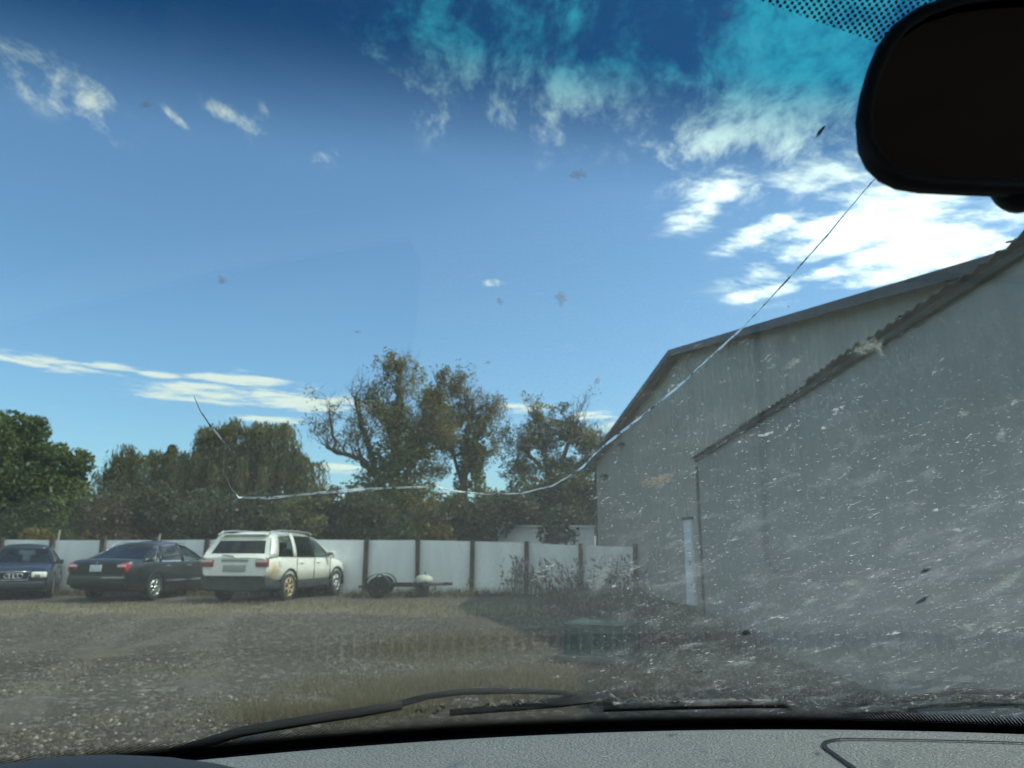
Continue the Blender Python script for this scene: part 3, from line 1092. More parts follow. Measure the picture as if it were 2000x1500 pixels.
# ------------------------------------------------------------------ cars
def paint(name, col, rough=0.3, coat=0.8, dust=(0.2, 0.18, 0.15), dustf=0.25, stain=None):
    m = bpy.data.materials.new(name)
    m.use_nodes = True
    t = NT(m.node_tree)
    b = m.node_tree.nodes['Principled BSDF']
    co = t.n('ShaderNodeTexCoord').outputs['Object']
    z = t.sep(co)[2]
    nz = t.noise(co, 5, 6, 0.65)
    f = t.m('MULTIPLY', t.ss(nz, 0.35, 0.7), dustf)
    f = t.m('ADD', f, t.m('MULTIPLY', t.ss(z, 0.75, 0.25), t.m('MULTIPLY', nz, dustf * 1.3)), clamp=True)
    c = t.mix(f, col, dust)
    if stain:
        (sx, sy, sz, rad, sc) = stain
        d = t.v('DISTANCE', co, (sx, sy, sz), 1)
        c = t.mix(t.m('MULTIPLY', t.ss(d, rad, rad * .2), t.ss(nz, .25, .6, .5, 1)), c, sc)
    t.put(b.inputs['Base Color'], c)
    b.inputs['Coat Weight'].default_value = coat
    b.inputs['Coat Roughness'].default_value = 0.1
    t.put(b.inputs['Roughness'], t.m('ADD', rough, t.m('MULTIPLY', f, 0.5), clamp=True))
    return m


def car_glass(name, tint):
    m = bpy.data.materials.new(name)
    m.use_nodes = True
    t = NT(m.node_tree)
    m.node_tree.nodes.clear()
    geo = t.n('ShaderNodeNewGeometry')
    cs = t.m('ABSOLUTE', t.v('DOT_PRODUCT', geo.outputs['Incoming'], geo.outputs['Normal'], 1))
    fr = t.m('ADD', 0.07, t.m('MULTIPLY', 0.93, t.m('POWER', t.m('SUBTRACT', 1.0, cs, clamp=True), 5.0)), clamp=True)
    a = t.n('ShaderNodeBsdfTransparent'); t.put(a.inputs[0], tint)
    b = t.n('ShaderNodeBsdfGlossy'); b.inputs['Roughness'].default_value = 0.03
    x = t.n('ShaderNodeMixShader'); t.put(x.inputs[0], fr)
    m.node_tree.links.new(a.outputs[0], x.inputs[1]); m.node_tree.links.new(b.outputs[0], x.inputs[2])
    o = t.n('ShaderNodeOutputMaterial'); m.node_tree.links.new(x.outputs[0], o.inputs[0])
    return m


GLASS = car_glass('car window glass', (0.42, 0.5, 0.48))
PRIV = car_glass('dark privacy glass', (0.06, 0.065, 0.07))
LENS_R = principled('red lamp lens', (0.45, 0.015, 0.02), 0.15, coat=1.0, var=.25, vscale=20)
LENS_W = principled('headlamp lens', (0.85, 0.83, 0.72), 0.25, coat=1.0, var=.25, vscale=14)
SEAT = principled('seat cloth', (0.05, 0.05, 0.055), 0.9, var=.2)
PLATE = principled('number plate', (0.62, 0.68, 0.75), 0.4, col2=(0.45, 0.52, 0.62), vscale=40)
CLAD = principled('grey plastic cladding', (0.03, 0.031, 0.033), 0.65, var=.3, vscale=6)


def loft(stations, n_side=5):
    """stations (x, z_low, z_mid, z_top, hw_low, hw, hw_top, crown) -> closed mesh"""
    V, F = [], []
    for (x, zl, zm, zt, wl, w, wt_, cr) in stations:
        h = [(0, zl), (wl * .75, zl), (wl, zl + .03), (w * .985, zl + (zm - zl) * .55), (w, zm), (w * .985, zm + (zt - zm) * .6), (wt_, zt - .015), (wt_ * .9, zt + cr * .25), (wt_ * .5, zt + cr * .8), (0, zt + cr)]
        ring = h + [(-a, b) for a, b in h[-2:0:-1]]
        V += [(x, a, b) for a, b in ring]
    m = len(V) // len(stations)
    for i in range(len(stations) - 1):
        for k in range(m):
            F.append((i * m + k, (i + 1) * m + k, (i + 1) * m + (k + 1) % m, i * m + (k + 1) % m))
    F.append(tuple(range(m)))
    F.append(tuple((len(stations) - 1) * m + k for k in range(m - 1, -1, -1)))
    return V, F


def cut_wheels(o, wheels, r, hw):
    cut = []
    for (x, z) in wheels:
        V, F = lathe([(0.0, -hw - .3), (r, -hw - .3), (r, hw + .3), (0.0, hw + .3)], 32)
        c = mesh_obj('cutter', [(a + x, b, d + z) for a, b, d in V], F, BLACK)
        bm = bmesh.new(); bm.from_mesh(c.data); bmesh.ops.remove_doubles(bm, verts=bm.verts, dist=1e-4); bmesh.ops.recalc_face_normals(bm, faces=bm.faces); bm.to_mesh(c.data); bm.free()
        cut.append(c)
    bm = bmesh.new(); bm.from_mesh(o.data); bmesh.ops.recalc_face_normals(bm, faces=bm.faces); bm.to_mesh(o.data); bm.free()
    for c in cut:
        md = o.modifiers.new('b', 'BOOLEAN'); md.operation = 'DIFFERENCE'; md.object = c; md.solver = 'EXACT'
    dg = bpy.context.evaluated_depsgraph_get()
    me = bpy.data.meshes.new_from_object(o.evaluated_get(dg))
    o.modifiers.clear()
    old = o.data; o.data = me; bpy.data.meshes.remove(old)
    for c in cut:
        bpy.data.objects.remove(c)
    try:
        me.set_sharp_from_angle(angle=R(38))
    except Exception:
        pass


def quad_grid(p00, p10, p11, p01, nu, nv, bulge=Vector((0, 0, 0))):
    V, F = [], []
    for j in range(nv + 1):
        for i in range(nu + 1):
            u, v = i / nu, j / nv
            a = p00.lerp(p10, u); b = p01.lerp(p11, u)
            V.append(a.lerp(b, v) + bulge * (4 * u * (1 - u)))
    for j in range(nv):
        for i in range(nu):
            F.append((j * (nu + 1) + i, j * (nu + 1) + i + 1, (j + 1) * (nu + 1) + i + 1, (j + 1) * (nu + 1) + i))
    return V, F


def inset_quad(q, m):
    c = sum(q, Vector()) / 4
    e = (q[1] - q[0]).length + (q[2] - q[3]).length
    h = (q[3] - q[0]).length + (q[2] - q[1]).length
    fu, fv = 2 * m / e, 2 * m / h

    def at(u, v):
        return q[0].lerp(q[1], u).lerp(q[3].lerp(q[2], u), v)
    return [at(fu, fv), at(1 - fu, fv), at(1 - fu, 1 - fv), at(fu, 1 - fv)]


def frame_mesh(q, m, bulge, nu=8):
    """ring of faces between quad q and its inset"""
    i_ = inset_quad(q, m)
    parts = []
    for k in range(4):
        a, b = q[k], q[(k + 1) % 4]
        c, d = i_[(k + 1) % 4], i_[k]
        if k % 2 == 0:
            V, F = quad_grid(a, b, c, d, nu, 1, bulge)
        else:
            V, F = [a, b, c, d], [(0, 1, 2, 3)]
        parts.append((V, F))
    return join_vf(parts), i_


def wheel(car, x, y, r, w, side, spokes, rim_mat, label=None, rimr=0.66):
    e = empty('wheel', (x, y, r), parent=car)
    prof = [(r * rimr, -w / 2 + .02), (r * .9, -w / 2), (r * .975, -w / 2 + .025), (r, -w / 4), (r, w / 4), (r * .975, w / 2 - .025), (r * .9, w / 2), (r * rimr, w / 2 - .02), (r * rimr, -w / 2 + .02)]
    mesh_obj('tyre', *lathe(prof, 30), RUBBER, e, True)
    f = side * w / 2
    parts = [lathe([(r * rimr * 1.0, f - side * .02), (r * rimr * .98, f + side * .005), (r * rimr * .87, f - side * .012), (r * rimr * .85, f - side * .06), (r * rimr * .85, -f)], 30)]
    for k in range(spokes):
        t = 2 * math.pi * k / spokes + .3
        ca, sa = math.cos(t), math.sin(t)
        V, F = box((r * rimr * .48, 0, 0), (r * rimr * .8, .03, r * rimr * (1.25 if spokes < 6 else 1.0) / spokes))
        V = [(a * ca - c * sa, b + f - side * .02, a * sa + c * ca) for a, b, c in V]
        parts.append((V, F))
    parts.append(lathe([(0.0, f + side * .01), (r * .13, f + side * .005), (r * .16, f - side * .03)], 16))
    rm = mesh_obj('rim', *join_vf(parts), rim_mat, e, True)
    if label:
        rm['label'] = label
    mesh_obj('brake_disc', *lathe([(0.0, f - side * .075), (r * rimr * .84, f - side * .075)], 24), BLACK, e)
    return e


def disc(c, n, r, nseg=14, th=.02):
    n = Vector(n).normalized()
    a = n.cross(Vector((0, 0, 1))).normalized(); b = n.cross(a)
    V = [Vector(c) + (a * math.cos(t) + b * math.sin(t)) * r + n * o for o in (0, th) for t in [2 * math.pi * k / nseg for k in range(nseg)]]
    F = [tuple(range(nseg, 2 * nseg)), tuple(range(nseg - 1, -1, -1))] + [(k, (k + 1) % nseg, nseg + (k + 1) % nseg, nseg + k) for k in range(nseg)]
    return V, F


def make_car(name, label, cat, pos, heading, sp):
    car = empty(name, (pos[0], pos[1], sp.get('z', 0.0)), math.pi / 2 - R(heading))
    tag(car, label, cat, 'cars parked along the fence')
    pm = sp['paint']
    body = mesh_obj('body', *loft(sp['body']), pm, car, True)
    cut_wheels(body, [(x, sp['r']) for x in sp['axles']], sp['r'] + .07, sp['hw'])
    if 'clad' in sp:
        cl = mesh_obj('lower_cladding', *loft(sp['clad']), sp.get('cladmat', CLAD), car, True)
        cut_wheels(cl, [(x, sp['r']) for x in sp['axles']], sp['r'] + .07, sp['hw'])
    # inner black wheel wells
    mesh_obj('underbody', *box(((sp['axles'][0] + sp['axles'][1]) / 2, 0, sp['r'] + .1), (sp['len'] * .86, sp['hw'] * 1.2, .34)), BLACK, car)
    for x in sp['axles']:
        for s in (-1, 1):
            wheel(car, x, s * (sp['hw'] - .115), sp['r'], .225, s, sp['spokes'], sp['rim'] if not (sp.get('rusty') and x == sp['axles'][1] and s == -1) else sp['rusty'],
                  'tan stained rear wheel rim' if sp.get('rusty') and x == sp['axles'][1] and s == -1 else None)
            # arch lip
            rr = sp['r'] + .078
            pts = [(x + rr * math.cos(t), s * (sp['hw'] - .004), sp['r'] + rr * math.sin(t)) for t in np.linspace(R(-8), R(188), 18)]
            mesh_obj('wheel_arch', *tube(pts, sp.get('lip', .022), 6), sp.get('archmat', pm), car, True)
    # greenhouse
    gh = sp['gh']                # list of (x_belt, x_roof, z_roof) front to rear, pillar/pane alternating
    zb, wb, wr = sp['belt'], sp['wbelt'], sp['wroof']
    for s in (-1, 1):
        for i in range(len(gh) - 1):
            (a, ar, az), (b, br, bz) = gh[i], gh[i + 1]
            q = [Vector((b, s * wb, zb)), Vector((a, s * wb, zb)), Vector((ar, s * wr, az)), Vector((br, s * wr, bz))]
            bul = Vector((0, 0, 0))
            if i % 2 == 0:
                V, F = quad_grid(*q, 1, 4)
                for k, v in enumerate(V):
                    h = (v.z - zb) / (az - zb)
                    V[k] = v + Vector((0, s * .03 * math.sin(math.pi * min(1, max(0, h))), 0))
                pl = mesh_obj('pillar', V, F, pm if i not in sp.get('blackp', ()) else BLACK, car, True)
                sol = pl.modifiers.new('t', 'SOLIDIFY'); sol.thickness = .03; sol.offset = 0
            else:
                (V, F), qi = frame_mesh(q, .045, bul, 3)
                fr = mesh_obj('window_frame', V, F, sp.get('framemat', BLACK), car)
                V, F = quad_grid(*qi, 4, 4)
                for k, v in enumerate(V):
                    h = (v.z - zb) / (az - zb)
                    V[k] = v + Vector((0, s * .028 * math.sin(math.pi * min(1, max(0, h))), 0))
                mesh_obj('pane', V, F, sp['panes'].get(i, GLASS), fr, True)
    for i, nm in ((0, 'windshield'), (-1, 'rear_window')):
        a, ar, az = gh[i]
        q = [Vector((a, -wb, zb)), Vector((a, wb, zb)), Vector((ar, wr, az)), Vector((ar, -wr, az))]
        bul = Vector((.09 if i == 0 else -.07, 0, .0))
        (V, F), qi = frame_mesh(q, sp.get('wsm', (.05, .09))[0 if i == 0 else 1], bul)
        fr = mesh_obj(nm, V, F, sp.get('wfm', (BLACK, pm))[0 if i == 0 else 1], car, True)
        V, F = quad_grid(*qi, 8, 4, bul * .94)
        mesh_obj('pane', V, F, sp['panes'].get(nm, GLASS), fr, True)
    # roof
    V, F = [], []
    nr = 14
    for j in range(nr + 1):
        x = gh[0][1] + (gh[-1][1] - gh[0][1]) * j / nr
        zs = np.interp(-x, [-g_[1] for g_ in gh], [g_[2] for g_ in gh])
        endb = (.09 if j == 0 else -.07 if j == nr else 0)
        for k in range(9):
            u = -1 + k / 4
            V.append((x + endb * (1 - u * u), u * (wr + .015), zs + sp.get('crown', .05) * (1 - u * u) * (1.0 if 0 < j < nr else .25) - (.02 if abs(u) == 1 else 0)))
    for j in range(nr):
        for k in range(8):
            F.append((j * 9 + k, j * 9 + k + 1, (j + 1) * 9 + k + 1, (j + 1) * 9 + k))
    ro = mesh_obj('roof', V, F, pm, car, True)
    sol = ro.modifiers.new('t', 'SOLIDIFY'); sol.thickness = .03; sol.offset = -1
    # seats
    for (x, ys) in sp['seats']:
        for y in ys:
            st = rbox('seat', (x, y, zb - .02), (.16, .5, .5), SEAT, car, .06, 2)
            rbox('head_rest', (x - .03, y, zb + .31), (.11, .27, .17), SEAT, st, .05, 2)
    return car


# ---- white suv
SUVW = paint('cream white paint', (0.86, 0.85, 0.79), .3, .7, (0.45, 0.40, 0.3), .16, stain=(-2.2, -.98, .74, .36, (0.6, 0.45, 0.22)))
hw = .99


def st(x, zl, zm, zt, w, wt_=None, cr=.02, wl=None):
    return (x, zl, zm, zt, (wl or w * .9), w, wt_ or w * .93, cr)


suv = dict(len=5.1, hw=.99, r=.375, axles=(1.62, -1.4), paint=SUVW, spokes=6, rim=ALLOY, rusty=principled('tan stained rim', (.5, .38, .22), .5, .3, var=.25, vscale=8), lip=.035, archmat=CLAD,
           body=[st(2.56, .62, .72, .86, .62, .55), st(2.48, .56, .72, .93, .80, .72), st(2.25, .52, .75, 1.0, .93, .84, .03), st(1.8, .50, .8, 1.06, .975, .9, .04), st(1.15, .50, .82, 1.10, .985, .92, .04), st(.6, .50, .82, 1.12, .985, .935), st(-.6, .50, .82, 1.13, .99, .94), st(-1.6, .52, .84, 1.15, .99, .945), st(-2.2, .56, .86, 1.16, .985, .93), st(-2.42, .62, .86, 1.16, .95, .88), st(-2.5, .64, .84, 1.12, .88, .8)],
           clad=[st(2.5, .28, .42, .6, .68, .66), st(2.3, .25, .4, .55, .9, .88), st(1.7, .25, .4, .515, .97, .95), st(-1.7, .25, .4, .515, .975, .955), st(-2.2, .28, .45, .6, .975, .96), st(-2.46, .3, .46, .65, .96, .94), st(-2.55, .34, .48, .66, .9, .88)],
           belt=1.13, wbelt=.93, wroof=.73, crown=.085, blackp=(2,),
           gh=[(1.3, .5, 1.63), (1.16, .4, 1.66), (.16, .1, 1.73), (.04, .0, 1.735), (-.98, -.95, 1.745), (-1.14, -1.1, 1.745), (-2.02, -1.78, 1.715), (-2.46, -2.1, 1.665)],
           panes={1: GLASS, 3: PRIV, 5: GLASS, 'rear_window': PRIV, 'windshield': GLASS}, seats=[(.15, (.42, -.42)), (-.85, (.42, -.42))], framemat=BLACK, wsm=(.05, .13))
o = P(470, 1177, 20.0)
suv_c = make_car('parked_suv', 'cream white suv with black lower bumper parked facing the fence', 'suv', (-6.58, 22.3), 11.0, suv)
# roof rails, lamps, plate recess, wiper, spoiler, mirrors, handles
for s in (-1, 1):
    pts = [(.35, s * .70, 1.74), (.2, s * .70, 1.80), (-.6, s * .71, 1.83), (-1.5, s * .71, 1.83), (-2.0, s * .70, 1.795), (-2.1, s * .7, 1.75)]
    mesh_obj('roof_rail', *tube(pts, .022, 8), ALLOY, suv_c, True)
    tl = rbox('tail_light', (-2.49, s * .76, 1.0), (.12, .34, .19), principled('dull red lamp lens', (.26, .05, .05), .25, coat=.6), suv_c, .03, 2, None)
    rbox('reflector', (-2.53, s * .76, 1.04), (.06, .3, .06), principled('pale lamp strip', (.6, .5, .48), .2), tl, .01)
    mi = rbox('side_mirror', (.98, s * 1.06, 1.2), (.12, .24, .18), SUVW, suv_c, .05, 3)
    rbox('mirror_glass', (.915, s * 1.06, 1.2), (.02, .19, .13), CHROME, mi, .005)
    for x in (.42, -.62):
        rbox('door_handle', (x - .12, s * .985, .99), (.2, .04, .045), SUVW, suv_c, .015)
    for x in (1.1, .04, -1.02):
        mesh_obj('door_seam', *box((x, s * .985, .82), (.012, .016, .56)), BLACK, suv_c)
    rbox('headlight', (2.38, s * .68, .84), (.3, .3, .16), LENS_W, suv_c, .04)
rbox('fuel_cap', (-1.95, -.985, .98), (.17, .012, .15), SUVW, suv_c, .005)
rbox('spoiler', (-2.13, 0, 1.72), (.26, 1.36, .045), SUVW, suv_c, .02)
rbox('plate_recess', (-2.515, 0, .87), (.03, .62, .16), principled('grey recess', (.33, .33, .32), .5), suv_c, .01)
rbox('tailgate_trim', (-2.505, 0, 1.06), (.03, .74, .06), principled('grey trim strip', (.3, .3, .29), .4), suv_c, .01)
mesh_obj('rear_wiper', *tube([(-2.5, .02, 1.12), (-2.53, .05, 1.17), (-2.49, .36, 1.2)], .012, 6), BLACK, suv_c, True)
rbox('bumper_step', (-2.52, 0, .66), (.1, 1.7, .05), CLAD, suv_c, .02)

# ---- black sedan (rear towards us)
BLK = paint('black car paint', (0.011, 0.0105, 0.0105), .28, .4, (0.10, 0.095, 0.09), .05)
sed = dict(len=5.1, hw=.945, r=.335, axles=(1.45, -1.4), paint=BLK, spokes=7, rim=ALLOY, lip=.014,
           body=[st(2.5, .32, .6, .72, .6, .52), st(2.42, .24, .58, .8, .8, .7), st(2.1, .2, .6, .88, .9, .8, .03), st(1.5, .19, .62, .95, .935, .84, .04), st(1.0, .19, .64, .99, .94, .87, .03), st(.3, .19, .66, 1.0, .945, .89), st(-1.0, .19, .68, 1.02, .945, .89), st(-1.7, .22, .7, 1.06, .94, .86, .03), st(-2.2, .28, .7, 1.08, .92, .82, .03), st(-2.48, .34, .68, 1.05, .86, .76, .02), st(-2.58, .42, .66, .98, .78, .68, .01)],
           belt=1.01, wbelt=.87, wroof=.62,
           crown=.075, gh=[(1.15, .45, 1.41), (1.02, .33, 1.445), (-.0, -.06, 1.52), (-.1, -.15, 1.52), (-1.12, -.86, 1.47), (-1.22, -.94, 1.46), (-1.46, -1.04, 1.43), (-2.0, -1.1, 1.415)],
           panes={'rear_window': PRIV}, seats=[(.1, (.38, -.38)), (-.95, (.4, 0, -.4))], framemat=CHROME, wfm=(BLACK, BLK), wsm=(.05, .06))
sed_c = make_car('parked_sedan', 'black sedan with red tail lights parked beside the white suv', 'car', (-10.4, 22.8), 8.0, sed)
for s in (-1, 1):
    tl = rbox('tail_light', (-2.50, s * .69, .88), (.16, .3, .24), LENS_R, sed_c, .05, 3)
    rbox('lamp_band', (-2.575, s * .69, .92), (.03, .24, .06), principled('pale lamp band', (.7, .55, .55), .2), tl, .01)
    mi = rbox('side_mirror', (.86, s * .99, 1.06), (.12, .2, .13), CHROME if s < 0 else BLK, sed_c, .045, 3)
    rbox('mirror_glass', (.795, s * .99, 1.06), (.02, .16, .1), CHROME, mi, .005)
    for x in (.2, -.85):
        rbox('door_handle', (x, s * .93, .9), (.2, .035, .035), CHROME, sed_c, .012)
    mesh_obj('side_trim', *box((.1, s * .945, .5), (2.1, .02, .05)), CHROME, sed_c)
    pts = [(-1.45, s * .875, 1.03), (-1.36, s * .83, 1.15), (-1.18, s * .73, 1.36), (-.98, s * .655, 1.49), (-.4, s * .65, 1.545), (.3, s * .65, 1.5)]
    mesh_obj('roof_trim', *tube(pts, .010, 6), CHROME, sed_c, True)
    rbox('headlight', (2.33, s * .66, .72), (.25, .3, .15), LENS_W, sed_c, .04)
rbox('number_plate', (-2.60, 0.02, .86), (.03, .32, .17), PLATE, sed_c, .006)
mesh_obj('emblem', *[[(a * .9 - 2.575, b * 1.9, c * .75 + .995) for a, b, c in q] if i == 0 else q for i, q in enumerate(lathe([(.0, .0), (.035, .008)], 14, 'y'))], CHROME, sed_c)
rbox('bumper', (-2.55, 0, .56), (.16, 1.6, .26), BLK, sed_c, .06, 3)
mesh_obj('bumper_trim', *box((-2.615, -.5, .63), (.04, .62, .035)), CHROME, sed_c)

# ---- dark blue sedan (front towards us)
NAVY = paint('dark blue car paint', (0.008, 0.011, 0.02), .3, .3, (0.10, 0.10, 0.10), .08)
nav = dict(len=4.8, hw=.905, r=.32, axles=(1.42, -1.35), paint=NAVY, spokes=5, rim=ALLOY, lip=.012,
           body=[st(2.42, .34, .55, .7, .62, .55), st(2.34, .22, .55, .76, .8, .68, .02), st(2.0, .18, .58, .84, .87, .78, .04), st(1.4, .18, .6, .92, .9, .82, .05), st(1.0, .18, .62, .95, .905, .84, .04), st(.2, .18, .64, .96, .905, .85), st(-1.0, .18, .66, .98, .905, .85), st(-1.8, .2, .66, 1.0, .89, .8, .03), st(-2.2, .28, .64, .98, .84, .72), st(-2.36, .36, .6, .9, .72, .6)],
           belt=.965, wbelt=.83, wroof=.58,
           gh=[(1.08, .35, 1.38), (.98, .25, 1.41), (-.02, -.06, 1.46), (-.1, -.14, 1.46), (-1.1, -.85, 1.41), (-1.2, -.95, 1.4), (-1.35, -1.05, 1.37), (-1.72, -1.1, 1.36)],
           panes={}, seats=[(.0, (.37, -.37)), (-.95, (.4, -.4))], framemat=BLACK, wfm=(NAVY, NAVY), wsm=(.045, .06))
nav_c = make_car('parked_sedan', 'dark blue sedan with pale headlights facing away from the fence', 'car', (-14.5, 23.2), 153, nav)
for s in (-1, 1):
    hl = rbox('headlight', (2.325, s * .575, .66), (.2, .38, .165), LENS_W, nav_c, .05, 3)
    rbox('lamp_bowl', (2.42, s * .55, .66), (.03, .13, .1), CHROME, hl, .01)
    mi = rbox('side_mirror', (.8, s * .95, 1.0), (.11, .2, .13), BLACK, nav_c, .045, 3)
    rbox('mirror_glass', (.74, s * .95, 1.0), (.02, .16, .1), CHROME, mi, .005)
    for x in (.2, -.85):
        rbox('door_handle', (x, s * .89, .84), (.19, .03, .035), NAVY, nav_c, .012)
    rbox('fog_light', (2.34, s * .55, .36), (.06, .22, .08), BLACK, nav_c, .015)
    rbox('tail_light', (-2.28, s * .62, .8), (.14, .3, .16), LENS_R, nav_c, .04)
gr = rbox('grille', (2.375, 0, .64), (.09, .74, .2), BLACK, nav_c, .02)
mesh_obj('grille_frame', *tube([(2.43, -.38, .75), (2.43, .38, .75), (2.43, .32, .53), (2.43, -.32, .53), (2.43, -.38, .75)], .012, 6), CHROME, gr, True)
for k in range(4):
    V, F = tube([(2.44, -.15 + k * .1 + .062 * math.cos(t), .64 + .062 * math.sin(t)) for t in np.linspace(0, 6.283, 17)], .0085, 5)
    mesh_obj('ring_emblem', V, F, CHROME, gr, True)
rbox('bumper', (2.36, 0, .4), (.16, 1.5, .2), NAVY, nav_c, .05, 3)

# ---- small trailer before the fence
tr0 = P(745, 1158, 23.0)
trl = empty('utility_trailer', (tr0.x, 22.9, 0))
tag(trl, 'small low trailer with black fender and pale covered drum by the fence', 'trailer')
RUSTY = principled('rusty dark steel', (0.05, 0.042, 0.036), .7, .3, var=.4, vscale=7)
for s in (-1, 1):
    wheel(trl, 0, s * .62, .29, .17, s, 5, RUSTY)
    pts = [(.37 * math.cos(t), s * .62, .29 + .37 * math.sin(t)) for t in np.linspace(R(5), R(175), 14)]
    V, F = [], []
    for (a, b, c) in pts:
        V += [(a, b - .13, c), (a, b + .13, c)]
    for k in range(len(pts) - 1):
        F.append((2 * k, 2 * k + 1, 2 * k + 3, 2 * k + 2))
    fd = mesh_obj('fender', V, F, BLACK, trl, True)
    sol = fd.modifiers.new('t', 'SOLIDIFY'); sol.thickness = .012
    mesh_obj('side_rail', *box((.35, s * .42, .34), (1.5, .06, .09)), RUSTY, trl)
    mesh_obj('tongue_bar', *tube([(1.05, s * .4, .33), (1.85, s * .04, .36)], .035, 8), RUSTY, trl, True)
mesh_obj('axle', *tube([(0, -.56, .29), (0, .56, .29)], .03, 8), RUSTY, trl, True)
for x in (-.38, .3, 1.05):
    mesh_obj('cross_member', *box((x, 0, .34), (.07, .78, .07)), RUSTY, trl)
mesh_obj('coupler', *tube([(1.8, 0, .36), (2.08, 0, .37)], [.05, .035], 8), RUSTY, trl, True)
mesh_obj('jack_stand', *box((1.25, 0, .2), (.28, .3, .4)), BLACK, trl)
V, F = lathe([(0.0, .62), (.12, .615), (.22, .57), (.27, .49), (.28, .42), (.26, .4), (0.0, .4)], 20, 'z')
mesh_obj('drum', [(a + 1.25, b, c) for a, b, c in V], F, principled('pale grey green cover', (.42, .43, .37), .6, var=.15), trl, True)
mesh_obj('tail_bar', *tube([(-.55, -.4, .3), (-.55, .4, .3)], .04, 8), RUSTY, trl, True)

# ---- green utility box in the yard
gb0 = gp(1112, 1292); gb1 = gp(1258, 1298)
GRN = principled('green enamel', (0.02, 0.06, 0.046), .75, var=.35, vscale=5)
ub = empty('utility_box', ((gb0.x + gb1.x) / 2 + .02, gb0.y + .35, 0), R(-22))
tag(ub, 'low green metal utility box standing in the grass before the shed', 'utility box')
hb = zat(1180, 1222, gb0.y)
rbox('cabinet', (0, 0, hb * .48), (.82, .62, hb * .96), GRN, ub, .012)
rbox('lid', (0, 0, hb * .96 + .015), (.835, .635, .03), GRN, ub, .01)
rbox('door', (.0, -.316, hb * .46), (.7, .02, hb * .72), GRN, ub, .006)
rbox('base_pad', (0, 0, .02), (1.0, .8, .07), principled('concrete pad', (.09, .08, .07), .9, var=.3), ub, .01)
mesh_obj('latch', *box((.25, -.335, hb * .5), (.04, .03, .12)), BLACK, ub)

# ------------------------------------------------------------------ the car we look out of
OC = Vector((0.30, -0.6, 0))
own = empty('own_car', OC)
tag(own, 'car around the viewer with cracked dusty windshield, black mirror and grey dashboard', 'car')


def ow(name, V, F, mat, parent=None, smooth=True):
    return mesh_obj(name, [Vector(v) - OC for v in V], F, mat, parent or own, smooth)


def bow(X):
    return -0.355 * (X - 0.3) ** 2


ZB, TR = -0.206, 0.65


def gl_pt(X, z, off=0.0):
    """point on the glass, z relative to the lens height; off > 0 is outside"""
    p = Vector((X, 1.05 + bow(X) - (z - ZB) / TR, CAM.z + z))
    n = Vector((0.71 * (X - 0.3), 1.0, 1 / TR)).normalized()
    return p + n * off


def gl_px(px, py, off=0.0):
    d = ray(px, py)
    lo, hi = 0.05, 2.5
    for _ in range(50):
        s_ = (lo + hi) / 2
        X, Y, z = s_ * d.x, s_ * d.y, s_ * d.z
        if Y < 1.05 + bow(X) - (z - ZB) / TR:
            lo = s_
        else:
            hi = s_
    return gl_pt(lo * d.x, lo * d.z, off)


def ghw(z):
    return 0.88 - 0.56 * (z + 0.206)


def glass_sheet(z0, z1, xa, xb, off, nx_=40, nz=24, flip=False):
    V, F = [], []
    for j in range(nz + 1):
        z = z0 + (z1 - z0) * j / nz
        for i in range(nx_ + 1):
            u = -1 + 2 * i / nx_
            X = 0.3 + u * ghw(z) if xa is None else xa + (xb - xa) * i / nx_
            V.append(gl_pt(X, z, off))
    for j in range(nz):
        for i in range(nx_):
            f = (j * (nx_ + 1) + i, j * (nx_ + 1) + i + 1, (j + 1) * (nx_ + 1) + i + 1, (j + 1) * (nx_ + 1) + i)
            F.append(f[::-1] if flip else f)
    return V, F


